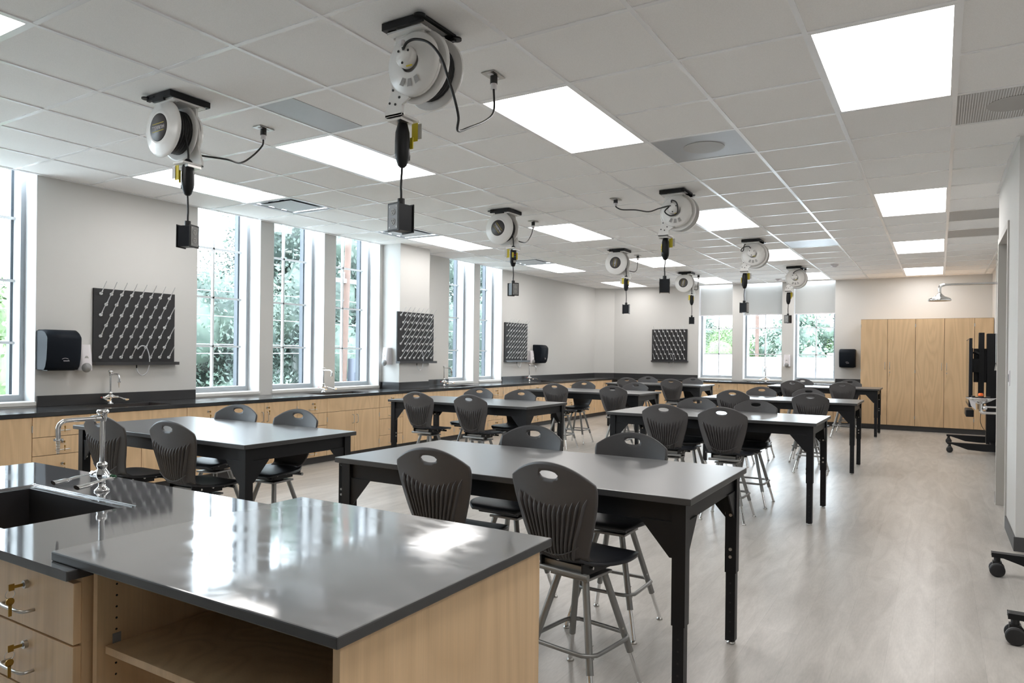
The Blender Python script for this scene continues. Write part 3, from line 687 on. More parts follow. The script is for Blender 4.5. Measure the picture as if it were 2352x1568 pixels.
M_TOWEL = mat('black_dispenser_plastic', (0.010, 0.013, 0.018), 0.5, spec=0.08, noise=0.05)
def towel(label, loc, rot):
    t = thing('paper_towel_dispenser', label, 'paper towel dispenser', loc, rot, 'black paper towel dispensers')
    W, H, D = .29, .365, .22; b = MB()
    prof = []
    for k in range(9): a = k / 8 * PI / 2; prof.append((-(D - .10) - .10 * math.sin(a) if k else -(D - .10), H - .10 + .10 * math.cos(a)))
    side = [(0, 0), (-.15, 0), (-.175, .03), (-.195, .10)] + [(-.205, .2)] + [(p[0] + .01, p[1]) for p in prof[::-1]][1:] + [(0, H)]
    nS = len(side); vs_ = []
    for x, inset in ((0, .012), (.02, 0), (W - .02, 0), (W, .012)):
        for (yy, zz) in side: vs_.append((x, yy + (inset if yy < -.02 else 0), zz - (inset if zz > H - .05 else -inset * .3 if zz < .05 else 0)))
    fs = []
    for k in range(3):
        for i in range(nS): j = (i + 1) % nS; fs.append((k * nS + i, k * nS + j, (k + 1) * nS + j, (k + 1) * nS + i))
    b.add(vs_, fs, M_TOWEL, True); b.add(vs_, [tuple(range(nS)), tuple(range(3 * nS, 4 * nS))[::-1]], M_TOWEL)
    b.build('dispenser_cover', t)
    l = MB(); l.text('touch', .022, M_OFFW, Matrix.Translation((W * .55, -.200, .085)) @ Matrix.Rotation(PI / 2 + .08, 4, 'X'))
    l.tube([(W * .42, -.201, .10), (W * .5, -.202, .108), (W * .6, -.202, .102)], .0018, M_OFFW, n=5); l.build('logo', t)
    MB().box((.03, -.14, -.006), (W - .03, -.03, 0.001), M_RUB).build('paper_slot', t)
    MB().cyl((W - .012, -.15, H - .09), (W + .004, -.15, H - .09), .012, M_RUB).build('latch', t)
    return t
towel('black paper towel dispenser beside the nearest window', (XL, -.434, 1.150), PI / 2)
towel('black paper towel dispenser past the third pegboard', (XL, 8.55, 1.165), PI / 2)
towel('black paper towel dispenser beside the tall cabinets', (-1.143, YF, 1.150), 0)

def soap(label, loc, rot):
    t = thing('soap_dispenser', label, 'soap dispenser', loc, rot, 'white soap dispensers')
    W, H, D = .125, .245, .105
    b = MB()
    def fn(u, v):
        a = (u - .5) * 2; zz = v * H; w = W / 2 * (1 - .12 * v ** 3); d = D * (1 - .25 * v ** 2) * (1 - abs(a) ** 4 * .28)
        return (a * w, -d, zz)
    b.grid(fn, 16, 12, M_OFFW); vs_ = []
    for k in (0, 1):
        ring = [fn(i / 16, k) for i in range(17)] + [(W / 2 * (1 - .12 * k), 0, k * H), (-W / 2 * (1 - .12 * k), 0, k * H)]
        b.add(ring, [tuple(range(19))], M_OFFW)
    for s in (0, 1):
        strip = [fn(s, j / 12) for j in range(13)] + [((W / 2 if s else -W / 2) * .88, 0, H), ((W / 2 if s else -W / 2), 0, 0)]
        b.add(strip, [tuple(range(15))], M_OFFW)
    b.build('soap_cover', t)
    p = MB(); p.lathe([(0, .03), (.018, .027), (.036, .015), (.046, 0)], M_GREYP, n=20, M=Matrix.Translation((0, -D + .004, .028)) @ Matrix.Rotation(PI / 2, 4, 'X')); p.build('push_bar', t)
    w = MB(); w.prism([(-.022, 0), (.022, 0), (.018, .03), (.008, .048), (-.008, .048), (-.018, .03)], 0, .003, M_PRINT, M=Matrix.Translation((0, -D + .006, .09))); w.build('level_window', t)
    return t
soap('white soap dispenser beside the first pegboard', (XL, -.048, 1.14), PI / 2)
soap('white soap dispenser on the side of the projecting pier', (-6.285, BY0, 1.165), 0)
soap('white soap dispenser between third pegboard and towel dispenser', (XL, 8.40, 1.165), PI / 2)
soap('white soap dispenser on the pier between the far windows', (-2.152, YF, 1.145), 0)

# ------------------------------------------------------------------ lab tables
TL, TW, TZ = 1.807, 0.868, 0.820
def table(label, loc):
    t = thing('lab_table', label, 'table', loc, 0, 'black lab tables in two rows')
    a, b = TL / 2, TW / 2
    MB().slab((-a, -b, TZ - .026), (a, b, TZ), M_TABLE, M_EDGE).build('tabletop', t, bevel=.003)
    i = .052; s = .026
    ap = MB(); h0, h1 = TZ - .105, TZ - .027
    ap.box((-a + i, -b + i - .012, h0), (a - i, -b + i + .012, h1), M_BLK); ap.box((-a + i, b - i - .012, h0), (a - i, b - i + .012, h1), M_BLK)
    ap.box((-a + i - .012, -b + i, h0), (-a + i + .012, b - i, h1), M_BLK); ap.box((a - i - .012, -b + i, h0), (a - i + .012, b - i, h1), M_BLK)
    ap.build('apron', t)
    up = MB(); up.box((-s, -s, .335), (s, s, TZ - .028), M_BLK)
    me_u = up.mesh('leg')
    lo = MB(); lo.box((-s + .004, -s + .004, .016), (s - .004, s - .004, .36), M_BLK)
    for k in range(6): lo.cyl((-s + .0035, 0, .06 + k * .045), (-s + .0045, 0, .06 + k * .045), .004, M_RUB, n=8); lo.cyl((0, -s + .0035, .06 + k * .045), (0, -s + .0045, .06 + k * .045), .004, M_RUB, n=8)
    me_l = lo.mesh('lower_leg')
    gl = MB(); gl.lathe([(0, 0), (.02, 0), (.021, .006), (.008, .01), (.006, .018)], M_STEEL, n=14); me_g = gl.mesh('foot_glide')
    for sx in (-1, 1):
        for sy in (-1, 1):
            lg = bpy.data.objects.new('leg', me_u); COL.objects.link(lg); lg.parent = t; lg.location = (sx * (a - i), sy * (b - i), 0)
            for nm, me in (('lower_leg', me_l), ('foot_glide', me_g)):
                o = bpy.data.objects.new(nm, me); COL.objects.link(o); o.parent = lg
            bo = MB()
            for zz in (.41, .445, TZ - .215):
                bo.cyl((-sx * s, -.0, zz), (-sx * (s + .006), -.0, zz), .0075, M_STEEL, n=10); bo.cyl((0, -sy * s, zz), (0, -sy * (s + .006), zz), .0075, M_STEEL, n=10)
            bo.build('bolts', lg)
            g = MB()
            g.prism([(0, TZ - .1), (-sx * .13, TZ - .1), (-sx * .012, TZ - .235), (0, TZ - .235)], -sy * .004 - .003 + sy * .02, -sy * .004 + .003 + sy * .02, M_BLK, M=Matrix.Translation((sx * (a - i - s), sy * (b - i), 0)))
            RZ = Matrix(((0, 1, 0, 0), (1, 0, 0, 0), (0, 0, 1, 0), (0, 0, 0, 1)))
            g.prism([(0, TZ - .1), (-sy * .12, TZ - .1), (-sy * .012, TZ - .225), (0, TZ - .225)], -.003 + sx * .016, .003 + sx * .016, M_BLK, M=Matrix.Translation((sx * (a - i), sy * (b - i - s), 0)) @ RZ)
            g.build('corner_gusset', t)
    return t
TAB = [(-1.105, -0.6513, 'first', 'right-hand'), (-1.159, 2.785, 'second', 'right-hand'), (-1.128, 5.6475, 'third', 'right-hand'), (-1.185, 9.945, 'fourth', 'right-hand'),
       (-3.635, -0.6216, 'first', 'left-hand'), (-3.811, 2.776, 'second', 'left-hand'), (-3.786, 5.7194, 'third', 'left-hand'), (-3.882, 8.873, 'fourth', 'left-hand')]
t0 = None
for x, y, o_, row in TAB:
    lb = 'black lab table with dark top, %s from the camera in the %s row' % (o_, row)
    if t0 is None: t0 = table(lb, (x, y, 0))
    else: copy_thing(t0, (x, y, 0), label=lb)

# ------------------------------------------------------------------ stools (local: facing +y)
def smooth3(C, k, v):
    A, B = C[k], C[k + 1]; P_, Q_ = C[max(k - 1, 0)], C[min(k + 2, len(C) - 1)]; h = B[0] - A[0]; f = (v - A[0]) / h; out = []
    for i in (1, 2, 3):
        m0 = (B[i] - P_[i]) / max(B[0] - P_[0], 1e-6) * h; m1 = (Q_[i] - A[i]) / max(Q_[0] - A[0], 1e-6) * h
        out.append((2 * f ** 3 - 3 * f ** 2 + 1) * A[i] + (f ** 3 - 2 * f ** 2 + f) * m0 + (-2 * f ** 3 + 3 * f ** 2) * B[i] + (f ** 3 - f ** 2) * m1)
    return out
def stool(label, loc, rot):
    t = thing('lab_stool', label, 'stool', loc, rot, 'charcoal swivel lab stools')
    ctrl = [(0, -.120, .553, .118), (.08, -.158, .572, .127), (.2, -.180, .622, .146), (.4, -.194, .70, .171), (.6, -.205, .775, .190), (.8, -.214, .85, .199), (.92, -.221, .895, .200), (1, -.226, .925, .196)]
    def samp(v):
        for k in range(len(ctrl) - 1):
            if v <= ctrl[k + 1][0] + 1e-9:
                return smooth3(ctrl, k, v)
    NU, NV = 40, 36
    HX, HZ, HCZ = .047, .0165, .889
    def P(u, v):
        a = (u - .5) * 2; y, z, w = samp(v)
        zt = .937 - .070 * abs(a) ** 2.1
        z = z if v < .55 else z + (zt - .925) * ((v - .55) / .45) ** 1.3
        w2 = w
        return Vector((a * w2, y + .034 * a * a - .004, z))
    V = [[P(i / NU, j / NV) for i in range(NU + 1)] for j in range(NV + 1)]
    dele = set()
    for j in range(NV):
        for i in range(NU):
            c = (V[j][i] + V[j][i + 1] + V[j + 1][i] + V[j + 1][i + 1]) / 4
            if (c.x / HX) ** 2 + ((c.z - HCZ) / HZ) ** 2 < 1: dele.add((i, j))
    for j in range(NV + 1):
        for i in range(NU + 1):
            adj = [(i - 1, j - 1), (i, j - 1), (i - 1, j), (i, j)]; nd = sum(q in dele for q in adj)
            if 0 < nd < 4:
                v = V[j][i]; dx, dz = v.x / HX, (v.z - HCZ) / HZ; l = math.hypot(dx, dz)
                if l > 1e-6: v.x, v.z = dx / l * HX, HCZ + dz / l * HZ
    b = MB(); b.v = [tuple(V[j][i]) for j in range(NV + 1) for i in range(NU + 1)]; b.mi(M_STOOL)
    for j in range(NV):
        for i in range(NU):
            if (i, j) in dele: continue
            b.f.append([j * (NU + 1) + i, j * (NU + 1) + i + 1, (j + 1) * (NU + 1) + i + 1, (j + 1) * (NU + 1) + i]); b.m.append(0); b.sm.append(True)
    o = b.build('backrest', t); so = o.modifiers.new('s', 'SOLIDIFY'); so.thickness = .010; so.offset = 1
    so.use_even_offset = False
    # moulded ribs on the rear
    rb = MB()
    for k in range(13):
        uu = (k - 6) / 6.0; vt = .60 + .13 * uu * uu
        pts = []
        for s in range(13):
            v = s / 12 * vt; spread = .60 + .18 * v / .6
            y, z, w = samp(v); a = uu * spread * (1 if v < .35 else 1)
            p = P(.5 + a / 2, v); h = .020 * min(1, (vt - v) / .08 + .05); pts.append((p, h))
        vs_ = []
        for p, h in pts:
            q = p + Vector((0, -.009, 0)); vs_ += [q + Vector((-.0028, .002, 0)), q + Vector((-.0015, -h, -.002)), q + Vector((.0015, -h, -.002)), q + Vector((.0028, .002, 0))]
        fs = []
        for s in range(12):
            for e in range(3): fs.append((s * 4 + e, s * 4 + e + 1, s * 4 + 5 + e, s * 4 + 4 + e))
        rb.add(vs_, fs, M_STOOL, True)
    arc = []
    for k in range(17):
        a = (k - 8) / 8 * .80; v = .10 + .17 * abs(a) ** 2.2
        p = P(.5 + a / 2, v); arc.append(p + Vector((0, -.028, 0)))
    rb.tube(arc, .0028, M_STOOL, n=6, sub=2)
    rb.build('backrest_ribs', t)
    # seat
    sc_ = [(0, -.150, .566, .100), (.10, -.125, .552, .125), (.3, -.06, .545, .172), (.55, .03, .545, .196), (.75, .11, .547, .190), (.9, .17, .541, .165), (1, .197, .526, .135)]
    def ss(v):
        for k in range(len(sc_) - 1):
            if v <= sc_[k + 1][0] + 1e-9:
                return smooth3(sc_, k, v)
    def S(u, v):
        a = (u - .5) * 2; y, z, w = ss(v)
        return (a * w, y, z + .014 * (abs(a) ** 2.5) * (1 - v * .6) - (.006 * abs(a) ** 6))
    s_ = MB(); s_.grid(S, 20, 26, M_SEAT); o = s_.build('seat', t); so = o.modifiers.new('s', 'SOLIDIFY'); so.thickness = .014; so.offset = -1
    # underframe
    fm = MB()
    for sx in (-1, 1):
        fm.box((sx * .10 - .004, -.14, .505), (sx * .10 + .004, .13, .545), M_BLK)
        for yy in (-.08, 0, .08): fm.cyl((sx * .104, yy, .52), (sx * .112, yy, .52), .006, M_STEEL, n=8)
    fm.box((-.10, -.12, .505), (.10, -.11, .53), M_LEGG); fm.box((-.10, .09, .505), (.10, .10, .53), M_BLK)
    fm.tube([(-.125, -.135, .50), (.125, -.135, .50)], .011, M_LEGG, sub=1); fm.tube([(-.12, .14, .505), (.12, .14, .505)], .009, M_BLK, sub=1)
    fm.box((-.085, -.085, .487), (.085, .085, .505), M_BLK); fm.build('seat_frame', t)
    sw = MB(); sw.cyl((0, 0, .474), (0, 0, .488), .062, M_BLK, n=24); sw.box((-.09, -.09, .462), (.09, .09, .474), M_LEGG); sw.build('swivel_plate', t, bevel=.003)
    # legs
    for sx in (-1, 1):
        for sy in (-1, 1):
            top = Vector((sx * .065, sy * .065, .464)); bot = Vector((sx * .176, sy * .176, .012)); d = (bot - top)
            l1 = top + d * .72; lg = MB(); lg.cyl(top, l1, .0145, M_LEGG, n=14)
            for f in (.5, .6): c = top + d * f; n_ = Vector((sx, -sy, 0)).normalized(); lg.cyl(c + n_ * .012, c + n_ * .018, .004, M_STEEL, n=8)
            lo = lg.build('leg', t)
            lt = MB(); lt.cyl(l1 - d * .02, bot, .0105, M_CHROME, n=12); lt.build('lower_tube', lo)
            gl = MB(); gl.lathe([(0, 0), (.016, 0), (.016, .005), (.009, .012), (0, .014)], M_STEEL, n=12, M=Matrix.Translation((bot.x, bot.y, 0))); gl.build('foot_glide', lo)
    # foot ring (rounded square)
    rz = .205; f = (.464 - rz) / .452; e = .065 + .111 * f + .017; pts = []
    for q, (sx, sy) in enumerate(((1, 1), (-1, 1), (-1, -1), (1, -1))):
        for k in range(5):
            a = q * PI / 2 + k / 4 * PI / 2; pts.append((sx * (e - .055) + .062 * math.cos(a), sy * (e - .055) + .062 * math.sin(a), rz))
    fr_ = MB(); fr_.tube(pts, .009, M_LEGG, n=10, sub=2, closed=True); fr_.build('foot_ring', t)
    return t
def rot_n(deg): return R(deg)
STO = [  # table index, x, y, rotation, side, end
 (0, -1.315, -.985, 0, 'near', 'left'), (0, -.662, -1.04, -9, 'near', 'right'), (0, -1.42, -.345, 180, 'far', 'left'), (0, -.815, -.345, 180, 'far', 'right'),
 (1, -1.42, 2.31, 0, 'near', 'left'), (1, -.926, 2.28, 0, 'near', 'right'), (1, -1.495, 3.04, 178, 'far', 'left'), (1, -.912, 3.0, 180, 'far', 'right'),
 (2, -1.585, 5.255, 0, 'near', 'left'), (2, -.704, 5.19, 4, 'near', 'right'), (2, -1.49, 6.0, 180, 'far', 'left'), (2, -.89, 6.03, 182, 'far', 'right'),
 (3, -1.618, 9.50, 0, 'near', 'left'), (3, -.811, 9.32, 2, 'near', 'right'), (3, -1.645, 10.28, 180, 'far', 'left'), (3, -.828, 10.28, 180, 'far', 'right'),
 (4, -3.905, -.995, 4, 'near', 'left'), (4, -3.276, -.945, 3, 'near', 'right'), (4, -3.96, -.36, 190, 'far', 'left'), (4, -3.295, -.385, 186, 'far', 'right'),
 (5, -4.115, 2.335, 0, 'near', 'left'), (5, -3.425, 2.305, 0, 'near', 'right'), (5, -4.12, 3.09, 185, 'far', 'left'), (5, -3.50, 3.02, 184, 'far', 'right'),
 (6, -4.07, 5.305, 0, 'near', 'left'), (6, -3.165, 5.255, 0, 'near', 'right'), (6, -4.165, 6.03, 182, 'far', 'left'), (6, -3.33, 6.08, 182, 'far', 'right'),
 (7, -4.30, 8.52, 0, 'near', 'left'), (7, -3.46, 8.49, 0, 'near', 'right'), (7, -4.30, 9.16, 180, 'far', 'left'), (7, -3.40, 9.12, 180, 'far', 'right')]
s0 = None
for ti, x, y, rr, side, end in STO:
    lb = 'charcoal stool on the %s side, %s place, of the %s table in the %s row' % (side, end, TAB[ti][2], TAB[ti][3])
    if s0 is None: s0 = stool(lb, (x, y, 0), R(rr))
    else: copy_thing(s0, (x, y, 0), R(rr), label=lb)

# ------------------------------------------------------------------ islands
ZA, ZBt = 0.775, 0.8015
ia = thing('island_worktop', 'glossy dark epoxy worktop with sink at the lower left', 'worktop', (0, 0, 0))
m = MB(); AX0, AX1, AY0, AY1 = -3.31, -1.335, -2.66, -1.845; S0 = (-2.62, -2.545); S1 = (-1.955, -2.17)
def slabA(x0, y0, x1, y1): m.box((x0, y0, ZA - .026), (x1, y1, ZA), M_TOPA)
slabA(AX0, AY0, S0[0], AY1); slabA(S1[0], AY0, AX1, AY1); slabA(S0[0], AY0, S1[0], S0[1]); slabA(S0[0], S1[1], S1[0], AY1)
# the slab is one flat solid: rebuild it as a frame so no seams show
m = MB(); O = [(AX0, AY0), (AX1, AY0), (AX1, AY1), (AX0, AY1)]; I = [(S0[0], S0[1]), (S1[0], S0[1]), (S1[0], S1[1]), (S0[0], S1[1])]
vs_ = [(x, y, z) for z in (ZA - .026, ZA) for x, y in O + I]
fs = []
for i in range(4):
    j = (i + 1) % 4
    fs += [(i, j, 4 + j, 4 + i), (8 + i, 8 + j, 12 + j, 12 + i), (i, j, 8 + j, 8 + i), (4 + i, 4 + j, 12 + j, 12 + i)]
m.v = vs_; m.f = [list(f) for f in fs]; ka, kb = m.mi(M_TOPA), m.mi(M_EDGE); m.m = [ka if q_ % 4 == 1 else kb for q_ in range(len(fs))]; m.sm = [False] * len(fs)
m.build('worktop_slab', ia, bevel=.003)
ledge = MB()
for dd in (.022, .036):
    ledge.tube([(S0[0] - dd, S0[1], ZA + .0005), (S0[0] - dd, S1[1] + dd - .03, ZA + .0005), (S0[0] - dd + .03, S1[1] + dd, ZA + .0005), (S1[0] + .03, S1[1] + dd, ZA + .0005)], .0035, M_TOPA, n=8, sub=5)
ledge.build('drip_ledge', ia)
sink('dark epoxy sink in the island worktop behind the lever faucet', S0[0], S0[1], S1[0], S1[1], ZA, deep=.24)
faucet('large chrome gooseneck faucet with two levers on the island', (-2.312, -2.05, ZA), 0, h=.315, reach=.165, idx=(M_RED, M_GREEN))
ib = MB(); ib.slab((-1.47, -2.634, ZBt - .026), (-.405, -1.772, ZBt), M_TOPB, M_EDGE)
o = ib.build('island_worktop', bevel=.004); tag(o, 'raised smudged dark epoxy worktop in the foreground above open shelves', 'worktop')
# drawer cabinet of the sink island
t = thing('island_cabinet', 'maple drawer cabinet below the sink island worktop', 'cabinet', (AX0 + .02, AY0 + .045, 0))
wA = AX1 - .012 - (AX0 + .02)
MB().box((0, .0, .07), (wA, .75, ZA - .2), M_WOOD).build('cabinet_body', t); MB().box((0, .0, ZA - .2), (wA, .012, ZA - .028), M_WOOD).build('face_rail', t); MB().box((0, .74, ZA - .2), (wA, .752, ZA - .028), M_WOOD).build('back_panel', t)
MB().box((wA - .012, .012, ZA - .2), (wA, .74, ZA - .028), M_WOOD).build('end_panel', t); MB().box((0, .012, ZA - .2), (.012, .74, ZA - .028), M_WOOD).build('end_panel', t)
MB().box((.02, .05, 0), (wA, .07, .07), M_BASE).build('toe_kick', t)
dz = [.07, .239, .405, .571, .738]
x1 = wA
for (x0, xx1) in ((wA - .56, wA), (wA - 1.12, wA - .562), (0, wA - 1.122)):
    for k in range(4):
        hx = (x0 + xx1) / 2
        front_panel(t, 'drawer', x0, xx1, dz[k], dz[k + 1], handle=(hx + .01, (dz[k] + dz[k + 1]) / 2 - .026, 'h'), lock=(hx + .035, (dz[k] + dz[k + 1]) / 2 + .038), key=True, big=True)
# open shelf cabinet below worktop B
BXa, BXb, BYa, BYb = -1.322, -.432, -2.60, -1.80
t = thing('shelf_cabinet', 'maple cabinet with open shelves below the raised worktop', 'cabinet', (0, 0, 0))
ZBu = ZBt - .027
lp = MB(); lp.box((BXa, BYa, 0), (BXa + .019, BYb, ZBu), M_WOOD)
for zz in (.72, .69, .66, .63, .60, .54, .51, .48):
    lp.cyl((BXa + .0188, BYa + .05, zz), (BXa + .0194, BYa + .05, zz), .003, M_RUB, n=8)
lp.build('side_panel', t)
MB().box((BXb - .019, BYa + .0, 0), (BXb, BYb, ZBu), M_WOOD).build('side_panel', t)
MB().box((BXa + .019, BYb - .012, .07), (BXb - .019, BYb, ZBu), M_WOOD).build('back_panel', t)
MB().box((BXa + .019, BYa + .012, .07), (BXb - .019, BYb - .012, .09), M_WOOD).build('bottom_panel', t)
MB().box((BXa + .021, BYa + .02, .545), (BXb - .021, BYb - .014, .565), M_WOOD).build('shelf', t, bevel=.001)
cl = MB(); cl.box((BXa + .019, BYa + .04, .548), (BXa + .0205, BYa + .062, .59), M_GREYP); cl.build('shelf_clip', t)
MB().box((BXa + .02, BYa + .05, 0), (BXb - .02, BYa + .065, .07), M_BASE).build('toe_kick', t)

# ------------------------------------------------------------------ ceiling cord reels
def reel(label, loc, flip, cord, lab_rot, outlet, drop, cube_rot, tag_side=-1):
    """local frame: label face towards -y, bracket on the +y side, cord exit at +x"""
    t = thing('cord_reel', label, 'cord reel', loc, PI if flip else 0, 'retractable cord reels on the ceiling')
    m = MB()
    m.box((-.12, -.135, -.035), (.12, -.115, 0), M_BLK); m.box((-.12, .115, -.035), (.12, .135, 0), M_BLK); m.box((-.12, -.115, -.012), (-.10, .115, 0), M_BLK); m.box((.10, -.115, -.035), (.12, .115, 0), M_BLK)
    m.box((-.06, -.135, -.05), (.05, -.12, -.035), M_BLK)
    er = [(-.02, 0)] + [(.045 * math.cos(a), .045 * math.sin(a)) for a in [k * PI / 6 for k in range(7)]] + [(-.045, 0)]
    m.cyl((-.115, -.14, -.022), (-.115, -.14, -.014), .028, M_BLK, n=18); m.box((-.115, -.14, -.022), (-.04, -.11, -.014), M_BLK)
    m.cyl((-.115, .14, -.022), (-.115, .14, -.014), .028, M_BLK, n=18)
    m.build('mounting_channel', t)
    b = MB()
    b.box((-.10, -.11, -.048), (.11, .11, -.036), M_REEL)
    for yy in (-.07, .06): b.cyl((.10, yy, -.055), (.10, yy, -.03), .008, M_STEEL, n=10); b.cyl((-.09, yy, -.055), (-.09, yy, -.03), .008, M_STEEL, n=10)
    cxr, czr = -.03, -.20
    pl = [(-.085, -.045), (.085, -.045), (.088, -.11), (.105, -.15), (.118, -.20), (.12, -.25), (.11, -.285), (.115, -.31), (.150, -.40), (.150, -.425), (.045, -.425), (.045, -.375), (.0, -.35)]
    for k in range(9):
        a = R(-75 - k * 12); pl.append((cxr + .15 * math.cos(a), czr + .15 * math.sin(a)))
    pl += [(-.10, -.10)]
    b.prism(pl, .058, .072, M_REEL)
    b.box((.045, -.065, -.425), (.150, .072, -.413), M_REEL)
    for (xx, zz) in ((-.06, -.07), (.06, -.09), (.10, -.30), (.12, -.36), (.085, -.37), (.06, -.34)): b.cyl((xx, .072, zz), (xx, .0745, zz), .006, M_RUB, n=10)
    b.build('bracket', t, bevel=.002)
    # dome and hub cap on the bracket side
    MY = Matrix.Translation((cxr, .072, czr)) @ Matrix.Rotation(-PI / 2, 4, 'X')
    d = MB(); d.lathe([(.148, 0), (.148, .012), (.138, .026), (.06, .034), (.05, .034)], M_REEL, n=40, M=MY)
    d.build('dome_cover', t)
    h = MB(); h.lathe([(.052, .03), (.052, .06), (.045, .068), (0, .07)], M_REEL, n=28, M=Matrix.Translation((.012, 0, .02)) @ MY)
    for a in (R(40), R(150), R(275)): h.cyl((cxr + .012 + .035 * math.cos(a), .138, czr + .02 + .035 * math.sin(a)), (cxr + .012 + .035 * math.cos(a), .143, czr + .02 + .035 * math.sin(a)), .006, M_RUB, n=10)
    h.cyl((cxr + .035, .12, czr + .06), (cxr + .035, .12, czr + .10), .013, M_OFFW, n=14)
    h.box((cxr - .035, .122, czr - .034), (cxr - .002, .126, czr - .028), M_YEL, M=Matrix.Translation((0, .008, 0)))
    h.build('hub_cap', t)
    pr_ = MB()
    for a in (-115, -90, -65):
        Mx = Matrix.Translation((cxr, .104, czr)) @ Matrix.Rotation(R(-(a + 90)), 4, 'Y')
        pr_.add([(-.014, 0, -.115), (.014, 0, -.115), (.010, 0, -.078), (-.010, 0, -.078)], [(0, 1, 2, 3)], M_PRINT, M=Mx @ Matrix.Translation((0, .003, 0)))
    pr_.build('printed_warnings', t)
    # spool
    s = MB(); MS = lambda yy: Matrix.Translation((cxr, yy, czr)) @ Matrix.Rotation(PI / 2, 4, 'X')
    s.lathe([(.165, -.004), (.175, 0), (.175, .008), (.165, .010), (.05, .004), (.05, -.002), (.165, -.004)], M_REEL, n=44, M=MS(.035)); s.build('rear_flange', t)
    s = MB(); s.cyl((cxr, .035, czr), (cxr, -.075, czr), .125, M_RUB, n=36)
    for k in range(7): s.tube([(cxr + .128 * math.cos(a), .028 - k * .015, czr + .128 * math.sin(a)) for a in [q * PI / 12 for q in range(24)]], .0078, M_RUB, n=6, sub=1, closed=True)
    s.build('wound_cord', t)
    s = MB(); s.lathe([(.172, -.004), (.175, 0), (.174, .006), (.160, .016), (.12, .024), (.105, .030), (.097, .034), (.094, .034)], M_REEL, n=44, M=MS(-.078)); s.lathe([(.094, .034), (0, .034)], M_REEL, n=44, M=MS(-.078)); s.lathe([(.172, -.004), (.0, -.004)], M_REEL, n=44, M=MS(-.078))
    fl = s.build('front_flange', t)
    yl = -.078 - .034
    l = MB(); l.lathe([(.086, 0), (.086, .0015), (0, .0015)], M_RUB, n=36, M=MS(yl)); l.lathe([(.082, .0015), (.082, .003), (0, .003)], M_DKGREY, n=36, M=MS(yl))
    LR = Matrix.Translation((cxr, yl - .0035, czr)) @ Matrix.Rotation(lab_rot, 4, 'Y')
    l.text('HUBBELL', .031, M_OFFW, LR @ Matrix.Rotation(PI / 2, 4, 'X'), depth=.0005)
    l.box((-.058, -.0005, .022), (.058, .0005, .025), M_YEL, M=LR); l.box((-.058, -.0005, -.025), (.058, .0005, -.022), M_YEL, M=LR)
    l.build('name_label', fl)
    # cord exit, breaker, drop cord and outlet box
    ex, ey = .10, .0
    g = MB(); g.box((ex - .04, ey - .03, -.44), (ex + .045, ey + .06, -.426), M_STEEL); g.cyl((ex, ey, -.425), (ex, ey, -.465), .022, M_RUB, n=14); g.tube([(cxr + .122, -.02, czr - .02), (ex, ey, -.34), (ex, ey, -.43)], .0065, M_RUB, n=8); g.build('cord_stop', t)
    zb = drop[0]
    g = MB(); g.lathe([(0, zb), (.012, zb), (.024, zb - .012), (.035, zb - .055), (.037, zb - .1), (.037, zb - .16), (.034, zb - .18), (.022, zb - .215), (.012, zb - .225), (0, zb - .225)], M_BLK, n=14, M=Matrix.Translation((ex, ey, 0)))
    ca = -.5 if not flip else PI - .9
    MM = Matrix.Translation((ex, ey, 0)) @ Matrix.Rotation(cube_rot, 4, 'Z')
    g.box((-.036, -.0395, zb - .13), (-.016, -.034, zb - .075), M_YEL, M=MM); g.box((.020, -.0385, zb - .15), (.034, -.032, zb - .075), M_YEL, M=MM)
    g.cyl((0, -.036, zb - .10), (0, -.042, zb - .10), .0055, M_RED, n=10, M=MM); g.cyl((0, -.036, zb - .12), (0, -.042, zb - .12), .0055, M_BLUE, n=10, M=MM)
    g.box((-.028, -.034, zb - .185), (.028, -.031, zb - .16), M_PRINT, M=MM @ Matrix.Translation((0, -.003, 0)) @ Matrix.Scale(.6, 4, (1, 0, 0)))
    g.build('breaker', t, label='black in-line breaker with yellow labels')
    zt = drop[1]
    g = MB(); g.tube([(ex, ey, zb - .22), (ex + .002, ey, zb - .25), (ex + .006, ey, (zb - .22 + zt) / 2), (ex + .004, ey, zt + .06), (ex + .004, ey, zt + .02)], .0058, M_RUB, n=8); g.build('drop_cord', t)
    g = MB(); MC = Matrix.Translation((ex + .004, ey, zt)) @ Matrix.Rotation(cube_rot, 4, 'Z')
    g.cyl((0, 0, 0), (0, 0, .032), .018, M_RUB, n=14, M=MC)
    g.box((-.037, -.042, -.128), (.037, .042, 0), M_GLOSSBLK, M=MC)
    for sy in (-1, 1): g.box((-.044, sy * .042, -.134), (.044, sy * .048, .006), M_RUB, M=MC)
    bx_ = g.build('outlet_box', t, bevel=.0015)
    for sy in (-1, 1):
        g = MB()
        g.box((-.034, sy * .048, -.124), (.034, sy * .0495, -.004), M_GREYP, M=MC)
        for zz in (-.04, -.088):
            g.cyl((0, sy * .049, zz), (0, sy * .0515, zz), .0165, M_PRINT, n=18, M=MC)
            g.box((-.007, sy * .0515, zz + .0), (-.005, sy * .0522, zz + .008), M_RUB, M=MC); g.box((.005, sy * .0515, zz + .0), (.007, sy * .0522, zz + .008), M_RUB, M=MC); g.cyl((0, sy * .0515, zz - .007), (0, sy * .0522, zz - .007), .0024, M_RUB, n=8, M=MC)
        for (xx, zz) in ((-.026, -.014), (.026, -.014), (-.026, -.114), (.026, -.114)): g.cyl((xx, sy * .0495, zz), (xx, sy * .0508, zz), .003, M_STEEL, n=8, M=MC)
        g.build('receptacle_plate', bx_)
    # hanging tags
    g = MB(); g.box((ex - .055, -.05, -.52), (ex - .018, -.048, -.43), M_YEL, M=None); g.build('yellow_tag', t)
